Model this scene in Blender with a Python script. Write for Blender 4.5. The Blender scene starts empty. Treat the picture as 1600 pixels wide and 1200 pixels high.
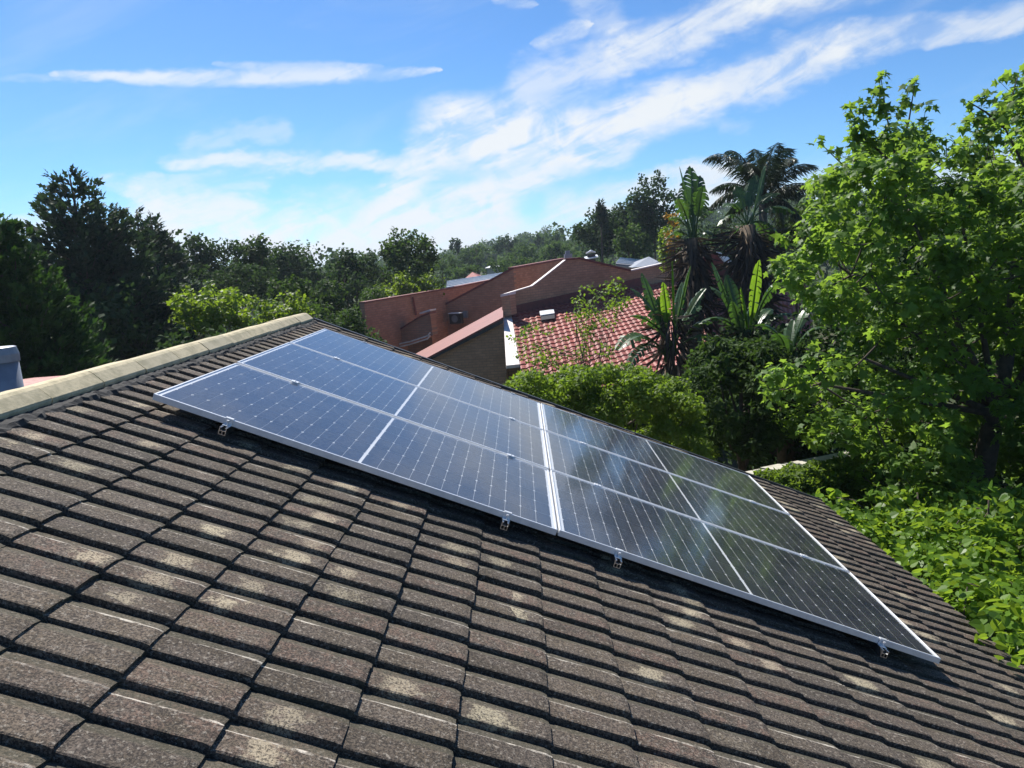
import bpy, bmesh, math, random
import numpy as np
from mathutils import Vector, Matrix
R = math.radians
sc = bpy.context.scene
rng = np.random.default_rng(7)
random.seed(7)

# ------------------------------------------------------------------ frames of reference
F = 1132.1                                     # focal length in pixels of a 1600 px wide picture
H = 5.6                                        # camera height above the garden
BETA = R(23.5)                                 # pitch of the tiled roof
CU, CV, CW = 1.5869, -3.7571, 1.3224           # camera in the roof's own frame (u down the slope, v along the ridge, w up)
uc = np.array([0.94355, 0.32751, 0.04953]); vc = np.array([0.00926, -0.17554, 0.98443]); nc = np.array([0.33111, -0.92840, -0.16867])
cb, sb = math.cos(BETA), math.sin(BETA)
Xc = cb*uc + sb*nc; Yc = vc; Zc = cb*nc - sb*uc
M3 = np.stack([Xc, Yc, Zc])                    # rows: world axes expressed in camera (right, down, forward)
def roofw(u, v, w):
    return ((u-CU)*cb + (w-CW)*sb, v-CV, H-(u-CU)*sb + (w-CW)*cb)
def ray(px, py):
    return M3 @ np.array([(px-800)/F, (py-600)/F, 1.0])
def P(px, py, Y):
    d = ray(px, py); d = d/d[1]
    return np.array([d[0]*Y, Y, H+d[2]*Y])
def on_plane(px, py, p0, n):
    d = ray(px, py); o = np.array([0, 0, H]); n = np.array(n, float)
    return o + d*(np.dot(np.array(p0)-o, n)/np.dot(d, n))

# ------------------------------------------------------------------ camera
cam = bpy.data.cameras.new('camera'); camo = bpy.data.objects.new('camera', cam); sc.collection.objects.link(camo)
cam.sensor_width = 36; cam.lens = F/1600*36; cam.clip_end = 6000; cam.clip_start = .05
m = Matrix.Identity(4)
for r_ in range(3):
    m[r_][0] = M3[r_][0]; m[r_][1] = -M3[r_][1]; m[r_][2] = -M3[r_][2]
m[2][3] = H
camo.matrix_world = m
sc.camera = camo

# ------------------------------------------------------------------ sun, sky, exposure
s_roof = np.array([-.09, .072, .08])
sun_dir = np.array([s_roof[0]*cb + s_roof[2]*sb, s_roof[1], -s_roof[0]*sb + s_roof[2]*cb]); sun_dir /= np.linalg.norm(sun_dir)
SUN_EL = math.asin(sun_dir[2]); SUN_AZ = math.atan2(sun_dir[0], sun_dir[1])
sl = bpy.data.lights.new('sun', 'SUN'); slo = bpy.data.objects.new('sun', sl); sc.collection.objects.link(slo)
sl.energy = 5.0; sl.angle = R(.53); sl.color = (1, .955, .88)
slo.rotation_euler = Vector(sun_dir).to_track_quat('Z', 'Y').to_euler()
sc.view_settings.view_transform = 'Standard'; sc.view_settings.look = 'None'
sc.view_settings.exposure = 0.8; sc.view_settings.gamma = 1; sc.view_settings.use_curve_mapping = False
sc.render.engine = 'CYCLES'
sc.cycles.max_bounces = 8; sc.cycles.transparent_max_bounces = 12; sc.cycles.volume_bounces = 0

W = bpy.data.worlds.new('World'); sc.world = W; W.use_nodes = True
nt = W.node_tree; nt.nodes.clear()
class NT:
    def __init__(s, t): s.t = t
    def n(s, typ, **k):
        x = s.t.nodes.new(typ)
        for a, b in k.items(): setattr(x, a, b)
        return x
    def l(s, a, b): s.t.links.new(a, b)
    def put(s, sock, v):
        if isinstance(v, bpy.types.NodeSocket): s.l(v, sock)
        else: sock.default_value = v
    def math(s, op, a, b=None, c=None, clamp=False):
        x = s.n('ShaderNodeMath', operation=op, use_clamp=clamp)
        for i, v in enumerate((a, b, c)):
            if v is not None: s.put(x.inputs[i], v)
        return x.outputs[0]
    def vm(s, op, a, b=None, scale=None):
        x = s.n('ShaderNodeVectorMath', operation=op); s.put(x.inputs[0], a)
        if b is not None: s.put(x.inputs[1], b)
        if scale is not None: s.put(x.inputs['Scale'], scale)
        return x.outputs['Value'] if op in ('DOT_PRODUCT', 'LENGTH') else x.outputs[0]
    def noise(s, vec, scale, detail=3, rough=.5, dist=0, out=0):
        x = s.n('ShaderNodeTexNoise'); s.put(x.inputs['Vector'], vec); s.put(x.inputs['Scale'], scale)
        x.inputs['Detail'].default_value = detail; x.inputs['Roughness'].default_value = rough; x.inputs['Distortion'].default_value = dist
        return x.outputs[out]
    def mr(s, v, a, b, c=0., d=1., smooth=True):
        x = s.n('ShaderNodeMapRange', interpolation_type='SMOOTHSTEP' if smooth else 'LINEAR'); s.put(x.inputs[0], v)
        for i, q in zip((1, 2, 3, 4), (a, b, c, d)): s.put(x.inputs[i], q)
        return x.outputs[0]
    def mix(s, f, a, b, mode='MIX'):
        x = s.n('ShaderNodeMix', data_type='RGBA', blend_type=mode); s.put(x.inputs[0], f)
        for i, v in ((6, a), (7, b)):
            if isinstance(v, tuple) and len(v) == 3: v = (*v, 1)
            s.put(x.inputs[i], v)
        return x.outputs[2]
    def comb(s, x_, y_, z_=0.):
        x = s.n('ShaderNodeCombineXYZ')
        for i, v in enumerate((x_, y_, z_)): s.put(x.inputs[i], v)
        return x.outputs[0]
    def sep(s, v):
        x = s.n('ShaderNodeSeparateXYZ'); s.put(x.inputs[0], v); return x.outputs
N = NT(nt)
sky = N.n('ShaderNodeTexSky', sky_type='NISHITA'); sky.sun_disc = False
sky.sun_elevation = SUN_EL; sky.sun_rotation = SUN_AZ
sky.altitude = 1300; sky.air_density = 1.0; sky.dust_density = 0.3; sky.ozone_density = 4.0
tc = N.n('ShaderNodeTexCoord')
dx, dy, dz = N.sep(tc.outputs['Generated'])
az = N.math('MULTIPLY', N.math('ARCTAN2', dx, dy), 180/math.pi)
el = N.math('MULTIPLY', N.math('ARCSINE', dz), 180/math.pi)
p_ = N.comb(az, el)
def azel(px, py):
    d = ray(px, py); d = d/np.linalg.norm(d); return (math.degrees(math.atan2(d[0], d[1])), math.degrees(math.asin(d[2])), 0)
wn = N.noise(N.vm('MULTIPLY', p_, (.10, .22, 0)), 1., 4, .55, out=1)
wn2 = N.noise(N.vm('MULTIPLY', p_, (.45, .9, 0)), 1., 4, .6, out=1)
pw = N.vm('ADD', p_, N.vm('SCALE', N.vm('SUBTRACT', wn, (.5, .5, .5)), scale=4.2))
pw = N.vm('ADD', pw, N.vm('SCALE', N.vm('SUBTRACT', wn2, (.5, .5, .5)), scale=1.9))
pw = N.vm('MULTIPLY', pw, (1, 1, 0))
pw1 = N.vm('ADD', p_, N.vm('SCALE', N.vm('SUBTRACT', wn2, (.5, .5, .5)), scale=.8))
pw1 = N.vm('MULTIPLY', pw1, (1, 1, 0))
#  (x0, y0, x1, y1, half width px, softness exponent, weight) : wisps of cloud
streaks = [(80, 116, 690, 110, 11, .72, 1), (0, 122, 300, 114, 6, .35, 1), (330, 101, 600, 104, 7, .4, 1),
    (700, 215, 900, 215, 62, 1.0, 0), (900, 215, 1100, 140, 42, .95, 0), (1100, 140, 1300, 75, 32, .8, 0), (1300, 75, 1600, 30, 26, .62, 0),
    (820, 130, 960, 90, 36, .62, 0), (960, 80, 1190, 0, 30, .78, 0), (1190, 0, 1500, -110, 40, .8, 0), (830, 70, 925, 38, 12, .7, 1),
    (700, 215, 640, 275, 34, .9, 0), (640, 275, 610, 330, 34, .9, 0), (290, 255, 600, 255, 20, .80, 0), (300, 215, 440, 205, 16, .35, 0),
    (180, 290, 230, 320, 14, .6, 0), (230, 320, 400, 330, 26, .72, 0), (240, 370, 480, 370, 52, .95, 0), (480, 375, 760, 345, 60, .97, 0),
    (700, 330, 850, 275, 34, .9, 0), (850, 225, 960, 225, 34, .8, 0), (-60, 350, 90, 350, 20, .75, 0), (400, 400, 900, 375, 40, .85, 0),
    (880, 335, 1130, 290, 36, .8, 0), (1000, 280, 1140, 262, 14, .7, 0), (860, 372, 1100, 330, 30, .7, 0), (1130, 190, 1170, 190, 14, .25, 0),
    (1460, 80, 1600, 50, 12, .4, 0), (760, -10, 840, 8, 10, .5, 1), (850, -60, 960, 60, 30, .35, 0), (220, 293, 420, 290, 10, .4, 0),
    (1150, 330, 1600, 300, 60, .75, 0), (560, -200, 900, -260, 60, .5, 0), (900, -90, 1300, -190, 60, .6, 0)]
tot = None
for x0, y0, x1, y1, hw, wgt, fine in streaks:
    a = azel(x0, y0); b = azel(x1, y1); q = pw1 if fine else pw
    ab = (b[0]-a[0], b[1]-a[1], 0); L2 = ab[0]**2+ab[1]**2
    pa = N.vm('SUBTRACT', q, a)
    t_ = N.math('DIVIDE', N.vm('DOT_PRODUCT', pa, ab), L2, clamp=True)
    d_ = N.vm('LENGTH', N.vm('SUBTRACT', pa, N.vm('SCALE', ab, scale=t_)))
    hd = hw/F*57.3
    if fine:      # single wisps thin out at both ends
        u4 = N.math('MULTIPLY', N.math('MULTIPLY', t_, N.math('SUBTRACT', 1., t_)), 4.)
        d_ = N.math('DIVIDE', d_, N.math('ADD', .22, N.math('MULTIPLY', N.math('POWER', u4, .6), .9)))
    k_ = N.math('MULTIPLY', N.mr(d_, hd*1.25, hd*.2), wgt)
    tot = k_ if tot is None else N.math('SUBTRACT', N.math('ADD', tot, k_), N.math('MULTIPLY', tot, k_))
# fine grain of the cirrus, drawn out along the wind
rot = N.n('ShaderNodeVectorRotate', rotation_type='Z_AXIS'); N.l(p_, rot.inputs['Vector']); rot.inputs['Angle'].default_value = R(-18)
g1 = N.noise(N.vm('MULTIPLY', rot.outputs[0], (.10, .55, 0)), 1., 7, .62, .6)
g2 = N.noise(N.vm('MULTIPLY', p_, (.35, .5, 0)), 1., 6, .6, .8)
gr = N.math('ADD', N.math('MULTIPLY', g1, .6), N.math('MULTIPLY', g2, .4))
dens = N.math('MULTIPLY', tot, N.mr(gr, .36, .56, .28, 1.08))
# a thin general veil, all round the sky
veil = N.math('MULTIPLY', N.mr(N.noise(N.vm('MULTIPLY', rot.outputs[0], (.035, .16, 0)), 1., 5, .6, .5), .50, .80), .30)
dens = N.math('MAXIMUM', dens, veil)
dens = N.math('MULTIPLY', dens, .97, clamp=True)
dens = N.math('MULTIPLY', dens, N.mr(el, -1., 1.))
skyc = N.mix(1.0, sky.outputs[0], (.44, .665, .84), 'MULTIPLY')
colr = N.mix(dens, skyc, (4.95, 5.2, 5.45))
bg = N.n('ShaderNodeBackground'); N.l(colr, bg.inputs[0]); bg.inputs[1].default_value = .10
wo = N.n('ShaderNodeOutputWorld'); N.l(bg.outputs[0], wo.inputs[0])

# ------------------------------------------------------------------ helpers
def link(o, parent=None):
    sc.collection.objects.link(o)
    if parent is not None: o.parent = parent
    return o
def tag(o, label=None, cat=None, group=None, kind=None):
    if label: o['label'] = label
    if cat: o['category'] = cat
    if group: o['group'] = group
    if kind: o['kind'] = kind
    return o
def empty(name, loc, label=None, cat=None, group=None):
    o = bpy.data.objects.new(name, None); o.location = [float(c) for c in loc]; o.empty_display_size = .2
    link(o); tag(o, label, cat, group); return o
def mesh_np(name, verts, faces, mat, tint=None, uv=None, smooth=False):
    """faces: (M,k) int array or list of such arrays"""
    if not isinstance(faces, list): faces = [faces]
    me = bpy.data.meshes.new(name)
    verts = np.asarray(verts, np.float32)
    me.vertices.add(len(verts)); me.vertices.foreach_set('co', verts.ravel())
    loops = np.concatenate([f.ravel() for f in faces]).astype(np.int32)
    sizes = np.concatenate([np.full(len(f), f.shape[1]) for f in faces]).astype(np.int32)
    starts = np.concatenate([[0], np.cumsum(sizes)[:-1]]).astype(np.int32)
    me.loops.add(len(loops)); me.loops.foreach_set('vertex_index', loops)
    me.polygons.add(len(sizes)); me.polygons.foreach_set('loop_start', starts)
    try: me.polygons.foreach_set('loop_total', sizes)
    except Exception: pass
    me.polygons.foreach_set('use_smooth', np.full(len(sizes), bool(smooth)))
    me.update(calc_edges=True); me.validate()
    if tint is not None:
        at = me.attributes.new('tint', 'FLOAT', 'POINT'); at.data.foreach_set('value', np.asarray(tint, np.float32))
    if uv is not None:
        l = me.uv_layers.new(name='UVMap'); l.data.foreach_set('uv', np.asarray(uv, np.float32)[loops].ravel())
    if mat: me.materials.append(mat)
    return me
def obj(name, me, parent=None, loc=None):
    o = bpy.data.objects.new(name, me); link(o, parent)
    if loc is not None: o.location = [float(c) for c in loc]
    return o
class MB:
    """collects boxes, prisms and tubes for one mesh"""
    def __init__(s): s.v = []; s.f = []; s.uv = []
    def add(s, vs, fs, uvs=None):
        b = len(s.v); s.v += [tuple(map(float, v)) for v in vs]; s.f += [tuple(b+i for i in f) for f in fs]
        s.uv += list(uvs) if uvs is not None else [(0., 0.)]*len(vs)
    def box(s, x0, x1, y0, y1, z0, z1):
        s.add([(x, y, z) for z in (z0, z1) for y in (y0, y1) for x in (x0, x1)],
              [(0, 2, 3, 1), (4, 5, 7, 6), (0, 1, 5, 4), (2, 6, 7, 3), (0, 4, 6, 2), (1, 3, 7, 5)])
    def prism(s, poly, off, uaxis=None):
        """poly: list of 3d points, off: extrusion vector"""
        n = len(poly); poly = [np.array(p, float) for p in poly]; off = np.array(off, float)
        uvf = lambda p: (float(np.dot(p, uaxis)) if uaxis is not None else 0., float(p[2]))
        vs = [p for p in poly]+[p+off for p in poly]
        s.add(vs, [tuple(range(n))[::-1], tuple(range(n, 2*n))]+[(i, (i+1) % n, (i+1) % n+n, i+n) for i in range(n)], [uvf(p) for p in vs])
    def tube(s, pts, rad, n=6, cap=True):
        pts = [np.array(p, float) for p in pts]; k = len(pts)
        if not hasattr(rad, '__len__'): rad = [rad]*k
        vs = []; ref = np.array([.31, .17, .93])
        for i, p in enumerate(pts):
            d = pts[min(i+1, k-1)]-pts[max(i-1, 0)]; d /= np.linalg.norm(d)+1e-9
            a = np.cross(d, ref); a /= np.linalg.norm(a)+1e-9; b = np.cross(d, a)
            for j in range(n):
                t = 2*math.pi*j/n; vs.append(p+rad[i]*(math.cos(t)*a+math.sin(t)*b))
        fs = [(i*n+j, i*n+(j+1) % n, (i+1)*n+(j+1) % n, (i+1)*n+j) for i in range(k-1) for j in range(n)]
        if cap: fs += [tuple(range(n))[::-1], tuple((k-1)*n+j for j in range(n))]
        s.add(vs, fs)
    def mesh(s, name, mat, smooth=False, fix=True):
        me = bpy.data.meshes.new(name); me.from_pydata(s.v, [], s.f)
        if any(u != (0., 0.) for u in s.uv):
            l = me.uv_layers.new(name='UVMap')
            for lp in me.loops: l.data[lp.index].uv = s.uv[lp.vertex_index]
        if fix:
            bm = bmesh.new(); bm.from_mesh(me); bmesh.ops.recalc_face_normals(bm, faces=bm.faces); bm.to_mesh(me); bm.free()
        if smooth:
            for p in me.polygons: p.use_smooth = True
        me.materials.append(mat); return me
    def obj(s, name, mat, parent=None, smooth=False, loc=None):
        return obj(name, s.mesh(name, mat, smooth), parent, loc)

# ------------------------------------------------------------------ materials
def mat_new(name):
    m_ = bpy.data.materials.new(name); m_.use_nodes = True; t = m_.node_tree; t.nodes.clear()
    q = NT(t); out = q.n('ShaderNodeOutputMaterial'); return m_, q, out
def principled(q, col, rough=.8, metal=0., spec=.5):
    b = q.n('ShaderNodeBsdfPrincipled')
    if isinstance(col, tuple) and len(col) == 3: col = (*col, 1)
    q.put(b.inputs['Base Color'], col); q.put(b.inputs['Roughness'], rough); q.put(b.inputs['Metallic'], metal)
    b.inputs['Specular IOR Level'].default_value = spec
    return b
def bump(q, h, strength=.3, dist=.01):
    b = q.n('ShaderNodeBump'); b.inputs['Strength'].default_value = strength; b.inputs['Distance'].default_value = dist
    q.l(h, b.inputs['Height']); return b.outputs[0]
def simple(name, c1, c2=None, scale=6., rough=.8, metal=0., bmp=.2, spec=.5, detail=5):
    m_, q, out = mat_new(name); t = q.n('ShaderNodeTexCoord')
    c2 = c2 or tuple(c*.7 for c in c1)
    n1 = q.noise(t.outputs['Object'], scale, detail, .6); col = q.mix(q.mr(n1, .3, .7), c1, c2)
    b = principled(q, col, rough, metal, spec)
    n2 = q.noise(t.outputs['Object'], scale*8, 3, .6)
    if bmp: q.l(bump(q, n2, bmp, .004), b.inputs['Normal'])
    q.l(b.outputs[0], out.inputs[0]); return m_
def leafmat(name, dark, lite, trans, tw=.45, rough=.5, spec=.25):
    """leaf colour between dark and lite by the leaf's own tint; light passes through with colour trans"""
    m_, q, out = mat_new(name)
    a = q.n('ShaderNodeAttribute', attribute_name='tint'); f = a.outputs['Fac']
    col = q.mix(f, dark, lite)
    b = principled(q, col, rough, 0, spec)
    tr = q.n('ShaderNodeBsdfTranslucent'); q.l(q.mix(f, tuple(c*.6 for c in trans), trans), tr.inputs[0])
    mx = q.n('ShaderNodeMixShader'); mx.inputs[0].default_value = tw
    q.l(b.outputs[0], mx.inputs[1]); q.l(tr.outputs[0], mx.inputs[2]); q.l(mx.outputs[0], out.inputs[0])
    return m_
M = {}
M['plane_leaf'] = leafmat('plane tree leaf', (.035, .085, .014), (.10, .18, .03), (.34, .54, .055), .49)
M['lime_leaf'] = leafmat('lime leaf', (.05, .09, .012), (.12, .19, .025), (.34, .50, .03), .42)
M['bush_leaf'] = leafmat('bush leaf', (.04, .08, .012), (.13, .19, .03), (.30, .46, .03), .4, .55)
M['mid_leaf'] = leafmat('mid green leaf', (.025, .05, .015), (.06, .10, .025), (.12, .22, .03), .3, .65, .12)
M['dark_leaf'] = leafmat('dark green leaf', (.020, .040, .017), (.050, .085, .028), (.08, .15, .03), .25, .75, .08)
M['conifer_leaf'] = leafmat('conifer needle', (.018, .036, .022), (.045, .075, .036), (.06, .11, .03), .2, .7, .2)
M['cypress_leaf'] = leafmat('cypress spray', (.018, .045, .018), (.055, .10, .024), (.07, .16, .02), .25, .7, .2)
M['far_leaf'] = leafmat('far foliage', (.03, .06, .02), (.085, .14, .035), (.13, .22, .04), .3, .8, .1)
M['vine_leaf'] = leafmat('vine leaf', (.045, .10, .012), (.13, .23, .02), (.36, .54, .04), .42, .4)
M['gold_leaf'] = leafmat('yellowing leaf', (.10, .09, .012), (.38, .20, .02), (.5, .30, .03), .4)
M['strel_leaf'] = leafmat('strelitzia leaf', (.025, .058, .02), (.06, .115, .035), (.12, .26, .03), .3, .38, .5)
M['strel_bright'] = leafmat('young strelitzia leaf', (.06, .13, .02), (.10, .20, .02), (.30, .52, .03), .45, .38)
M['palm_leaf'] = leafmat('palm leaflet', (.022, .036, .018), (.055, .075, .035), (.05, .09, .02), .2, .4, .5)
M['dead_leaf'] = leafmat('dead leaf', (.035, .027, .022), (.11, .085, .065), (.10, .07, .04), .15, .8, .2)
M['bark'] = simple('bark', (.10, .075, .055), (.045, .035, .028), 9, .95, bmp=.6)
M['pale_bark'] = simple('pale bark', (.22, .19, .14), (.10, .085, .065), 7, .9, bmp=.4)
M['alu'] = simple('aluminium', (.78, .79, .80), (.68, .69, .71), 14, .42, .45, .03)
M['alu_rail'] = simple('rail aluminium', (.70, .71, .73), (.6, .61, .63), 20, .28, 1., .02)
M['plaster'] = simple('plaster', (.42, .37, .30), (.34, .30, .24), 3, .9)
M['white_paint'] = simple('white flashing', (.78, .72, .68), (.62, .55, .52), 4, .75, bmp=.08)
M['coping_red'] = simple('red coping', (.20, .055, .045), (.13, .04, .035), 5, .7, bmp=.1)
M['red_sheet'] = simple('red sheet roofing', (.20, .045, .035), (.15, .034, .028), 3, .6, bmp=.1)
M['fascia_dark'] = simple('dark fascia', (.03, .033, .036), (.02, .022, .025), 5, .5, bmp=.05)
M['grey_roof'] = simple('grey roofing', (.17, .18, .20), (.12, .13, .145), 5, .7, bmp=.1)
M['grey_blue'] = simple('blue grey paint', (.22, .25, .30), (.18, .2, .25), 5, .6, bmp=.05)
M['white_sheet'] = simple('white sheet', (.75, .77, .78), (.62, .65, .66), 5, .45, bmp=.03)
M['black_plastic'] = simple('black plastic', (.02, .02, .022), (.03, .03, .032), 8, .5, bmp=.03)
M['bedding'] = simple('bitumen bedding', (.022, .021, .021), (.045, .043, .04), 30, .93, bmp=1.)
M['timber'] = simple('weathered timber edge', (.10, .085, .055), (.05, .045, .03), 12, .95, bmp=.4)
M['concrete'] = simple('concrete coping', (.46, .44, .38), (.33, .31, .25), 5, .9, bmp=.3)
M['galv'] = simple('galvanised steel', (.27, .29, .32), (.21, .23, .26), 9, .5, .3, .05)
M['skylight_glass'] = simple('skylight', (.70, .74, .76), (.60, .65, .67), 5, .15, bmp=0)

def brick_mat(name, c1, c2, mort, sc_=1.):
    m_, q, out = mat_new(name); uv = q.n('ShaderNodeUVMap'); uv.uv_map = 'UVMap'
    b = q.n('ShaderNodeTexBrick'); q.l(uv.outputs[0], b.inputs['Vector'])
    for i, c in (('Color1', c1), ('Color2', c2), ('Mortar', mort)): b.inputs[i].default_value = (*c, 1)
    b.inputs['Scale'].default_value = 1.; b.inputs['Brick Width'].default_value = .232*sc_; b.inputs['Row Height'].default_value = .086*sc_
    b.inputs['Mortar Size'].default_value = .009*sc_; b.inputs['Mortar Smooth'].default_value = .1; b.inputs['Bias'].default_value = -.1
    n = q.noise(uv.outputs[0], 1.1, 5, .6); n2 = q.noise(q.vm('MULTIPLY', uv.outputs[0], (3, 9, 1)), 1., 3, .6)
    c = q.mix(q.mr(n, .3, .75, 0, .55), b.outputs[0], tuple(x*.55 for x in c1))
    c = q.mix(q.mr(n2, .4, .8, 0, .35), c, tuple(min(1, x*1.7) for x in c2))
    p = principled(q, c, .92, 0, .2)
    q.l(bump(q, b.outputs['Fac'], -.5, .01), p.inputs['Normal'])
    q.l(p.outputs[0], out.inputs[0]); return m_
M['brick'] = brick_mat('red brown brick', (.45, .225, .145), (.34, .17, .11), (.24, .17, .13), 1.25)
M['brick2'] = brick_mat('brown brick', (.52, .31, .19), (.40, .235, .145), (.28, .20, .14), 1.25)

def red_tile_mat():
    m_, q, out = mat_new('red clay tile'); t = q.n('ShaderNodeTexCoord'); o = t.outputs['Object']
    n1 = q.noise(o, 1.2, 5, .6); n2 = q.noise(o, 14, 3, .6)
    c = q.mix(q.mr(n1, .3, .7), (.27, .052, .036), (.19, .036, .027)); c = q.mix(q.mr(n2, .42, .62, 0, .8), c, (.30, .10, .07)); c = q.mix(q.mr(q.noise(o, .9, 6, .7), .48, .72, 0, .75), c, (.11, .045, .035))
    p = principled(q, c, .6, 0, .5); q.l(p.outputs[0], out.inputs[0]); return m_
M['red_tile'] = red_tile_mat()

# ------------------------------------------------------------------ terrain
def sst(a, b, x): t = np.clip((x-a)/(b-a), 0, 1); return t*t*(3-2*t)
def G(x, y):
    x = np.asarray(x, float); y = np.asarray(y, float)
    near = -2.6*sst(9, 27, y)
    hill = sst(75, 300, y)*(3+11*sst(-60, 120, x)) + 8*sst(250, 900, np.hypot(x, y))
    return near+hill
def build_ground():
    g = np.concatenate([-np.geomspace(4, 3500, 46)[::-1], np.linspace(-3, 3, 5), np.geomspace(4, 3500, 46)])
    X, Y = np.meshgrid(g, g); Z = G(X, Y); n = len(g)
    v = np.stack([X.ravel(), Y.ravel(), Z.ravel()], 1)
    i = np.arange(n-1); a = (i[:, None]*n+i[None, :]).ravel()
    f = np.stack([a, a+1, a+n+1, a+n], 1)
    m_, q, out = mat_new('garden ground'); t = q.n('ShaderNodeTexCoord')
    n1 = q.noise(t.outputs['Object'], .4, 5, .6); n2 = q.noise(t.outputs['Object'], 12, 4, .6)
    c = q.mix(q.mr(n1, .35, .65), (.035, .055, .018), (.07, .06, .035)); c = q.mix(q.mr(n2, .4, .7, 0, .5), c, (.03, .04, .015))
    b = principled(q, c, .95, 0, .2); q.l(bump(q, n2, .5, .05), b.inputs['Normal']); q.l(b.outputs[0], out.inputs[0])
    o = obj('ground', mesh_np('ground', v, f, m_, smooth=True)); tag(o, kind='structure')
build_ground()

# ------------------------------------------------------------------ our house: tiled roof
EXP, SW = .315, .15                    # exposed length of a tile, width of one of its two pans
U0, V0, WT = -.003-.315, -.01, -.115   # tile grid origin and height of the tile tops (roof frame)
UE = U0+EXP*19                         # eave
UR = -.43                              # ridge
def verge(u): return 4.34-.055*(u+.4)
ident = Matrix.Rotation(BETA, 4, 'Y')
def roof_matrix():
    mm = ident.copy(); mm.translation = Vector(roofw(0, 0, 0)); return mm
house = empty('house', (0, 2, 0), 'house in front with a dark concrete tiled roof sloping down to the right', 'house')
VN = -7.0
def tile_mat():
    m_, q, out = mat_new('weathered concrete tile')
    t = q.n('ShaderNodeTexCoord'); t.object = None
    o = t.outputs['Object']
    M['_tile_tc'] = t
    u_, v_, w_ = q.sep(o)
    ui = q.math('DIVIDE', q.math('SUBTRACT', u_, U0-.002), EXP); vi = q.math('DIVIDE', q.math('SUBTRACT', v_, V0), SW)
    cu = q.math('FLOOR', ui); cv = q.math('FLOOR', vi); fu = q.math('FRACT', ui); fv = q.math('FRACT', vi)
    wn = q.n('ShaderNodeTexWhiteNoise', noise_dimensions='2D'); q.l(q.comb(cu, cv), wn.inputs['Vector']); r1 = wn.outputs['Value']; rc = wn.outputs['Color']
    ra, rb, rd = q.sep(rc)
    cvt = q.math('FLOOR', q.math('DIVIDE', cv, 2.))
    wt = q.n('ShaderNodeTexWhiteNoise', noise_dimensions='2D'); q.l(q.comb(cu, q.math('ADD', cvt, .37)), wt.inputs['Vector'])
    rt = wt.outputs['Value']
    # granular faces
    gr = q.noise(o, 125, 2, .8); gr2 = q.noise(o, 75, 3, .75); big = q.noise(o, 7., 4, .6); huge = q.noise(o, .8, 3, .5)
    base = q.mix(ra, (.078, .061, .043), (.148, .115, .081))
    base = q.mix(q.mr(big, .35, .7, 0, .6), base, (.155, .125, .105))
    base = q.mix(q.mr(huge, .35, .7, 0, .35), base, (.05, .046, .040))
    base = q.mix(q.math('MULTIPLY', q.mr(rb, .55, .95), q.mr(q.noise(o, 18, 4, .7), .40, .62)), base, (.165, .112, .085))
    sp = q.mr(gr, .40, .60); base = q.mix(q.math('MULTIPLY', q.math('SUBTRACT', 1., sp), .8), base, (.018, .016, .015))
    base = q.mix(q.mr(gr2, .54, .68, 0, .7), base, (.30, .265, .22))
    # painted shade: dark olive tone on the less lit far shoulder of every pan
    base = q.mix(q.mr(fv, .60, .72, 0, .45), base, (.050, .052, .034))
    # worn pale arris on every other pan
    par = q.math('SUBTRACT', cv, q.math('MULTIPLY', cvt, 2.))
    ln = q.math('ABSOLUTE', q.math('SUBTRACT', fv, q.math('ADD', .60, q.math('MULTIPLY', q.math('SUBTRACT', q.noise(o, 5, 2, .5), .5), .05))))
    lw = q.math('ADD', .022, q.math('MULTIPLY', q.mr(q.noise(o, 6.5, 3, .6), .4, .7), .036))
    line = q.math('MULTIPLY', q.math('LESS_THAN', ln, lw), q.math('LESS_THAN', par, .5))
    line = q.math('MULTIPLY', line, q.mr(q.noise(o, 9, 4, .7), .38, .58)); line = q.math('MULTIPLY', line, q.mr(gr2, .30, .50))
    line = q.math('MULTIPLY', line, q.mr(rt, .05, .4, .3, 1.))
    # lichen: pale patch on some pans, ragged within the pan
    px_ = q.math('SUBTRACT', fu, q.math('ADD', .25, q.math('MULTIPLY', rd, .55))); py_ = q.math('SUBTRACT', fv, .36)
    rr = q.math('SQRT', q.math('ADD', q.math('MULTIPLY', q.math('MULTIPLY', px_, px_), q.math('ADD', 3., q.math('MULTIPLY', rb, 12.))), q.math('MULTIPLY', q.math('MULTIPLY', py_, py_), .8)))
    rr = q.math('ADD', rr, q.math('MULTIPLY', q.math('SUBTRACT', q.noise(o, 9, 7, .8), .5), 4.2))
    pat = q.mr(rr, .80, .20); near = q.noise(o, .55, 3, .6)
    on = q.math('GREATER_THAN', q.math('ADD', rt, q.math('MULTIPLY', q.math('SUBTRACT', near, .5), .6)), .64)
    on = q.math('MULTIPLY', on, q.mr(rb, .25, .45)); 
    pat = q.math('MULTIPLY', q.math('MULTIPLY', pat, on), q.mr(gr, .38, .54, .15, 1.)); pat = q.math('MULTIPLY', pat, q.mr(ra, 0, 1, .45, 1.))
    pat = q.math('MULTIPLY', pat, q.mr(fv, .64, .58))
    pale = q.mix(rb, (.50, .45, .30), (.38, .31, .22))
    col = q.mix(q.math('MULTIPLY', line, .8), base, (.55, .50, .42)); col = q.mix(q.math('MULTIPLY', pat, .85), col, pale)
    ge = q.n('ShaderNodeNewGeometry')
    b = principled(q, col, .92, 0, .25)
    hh = q.math('ADD', q.math('MULTIPLY', gr, 1.), q.math('MULTIPLY', gr2, .8))
    q.l(bump(q, hh, .75, .004), b.inputs['Normal'])
    q.l(b.outputs[0], out.inputs[0]); return m_
M['tile'] = tile_mat()

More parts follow.
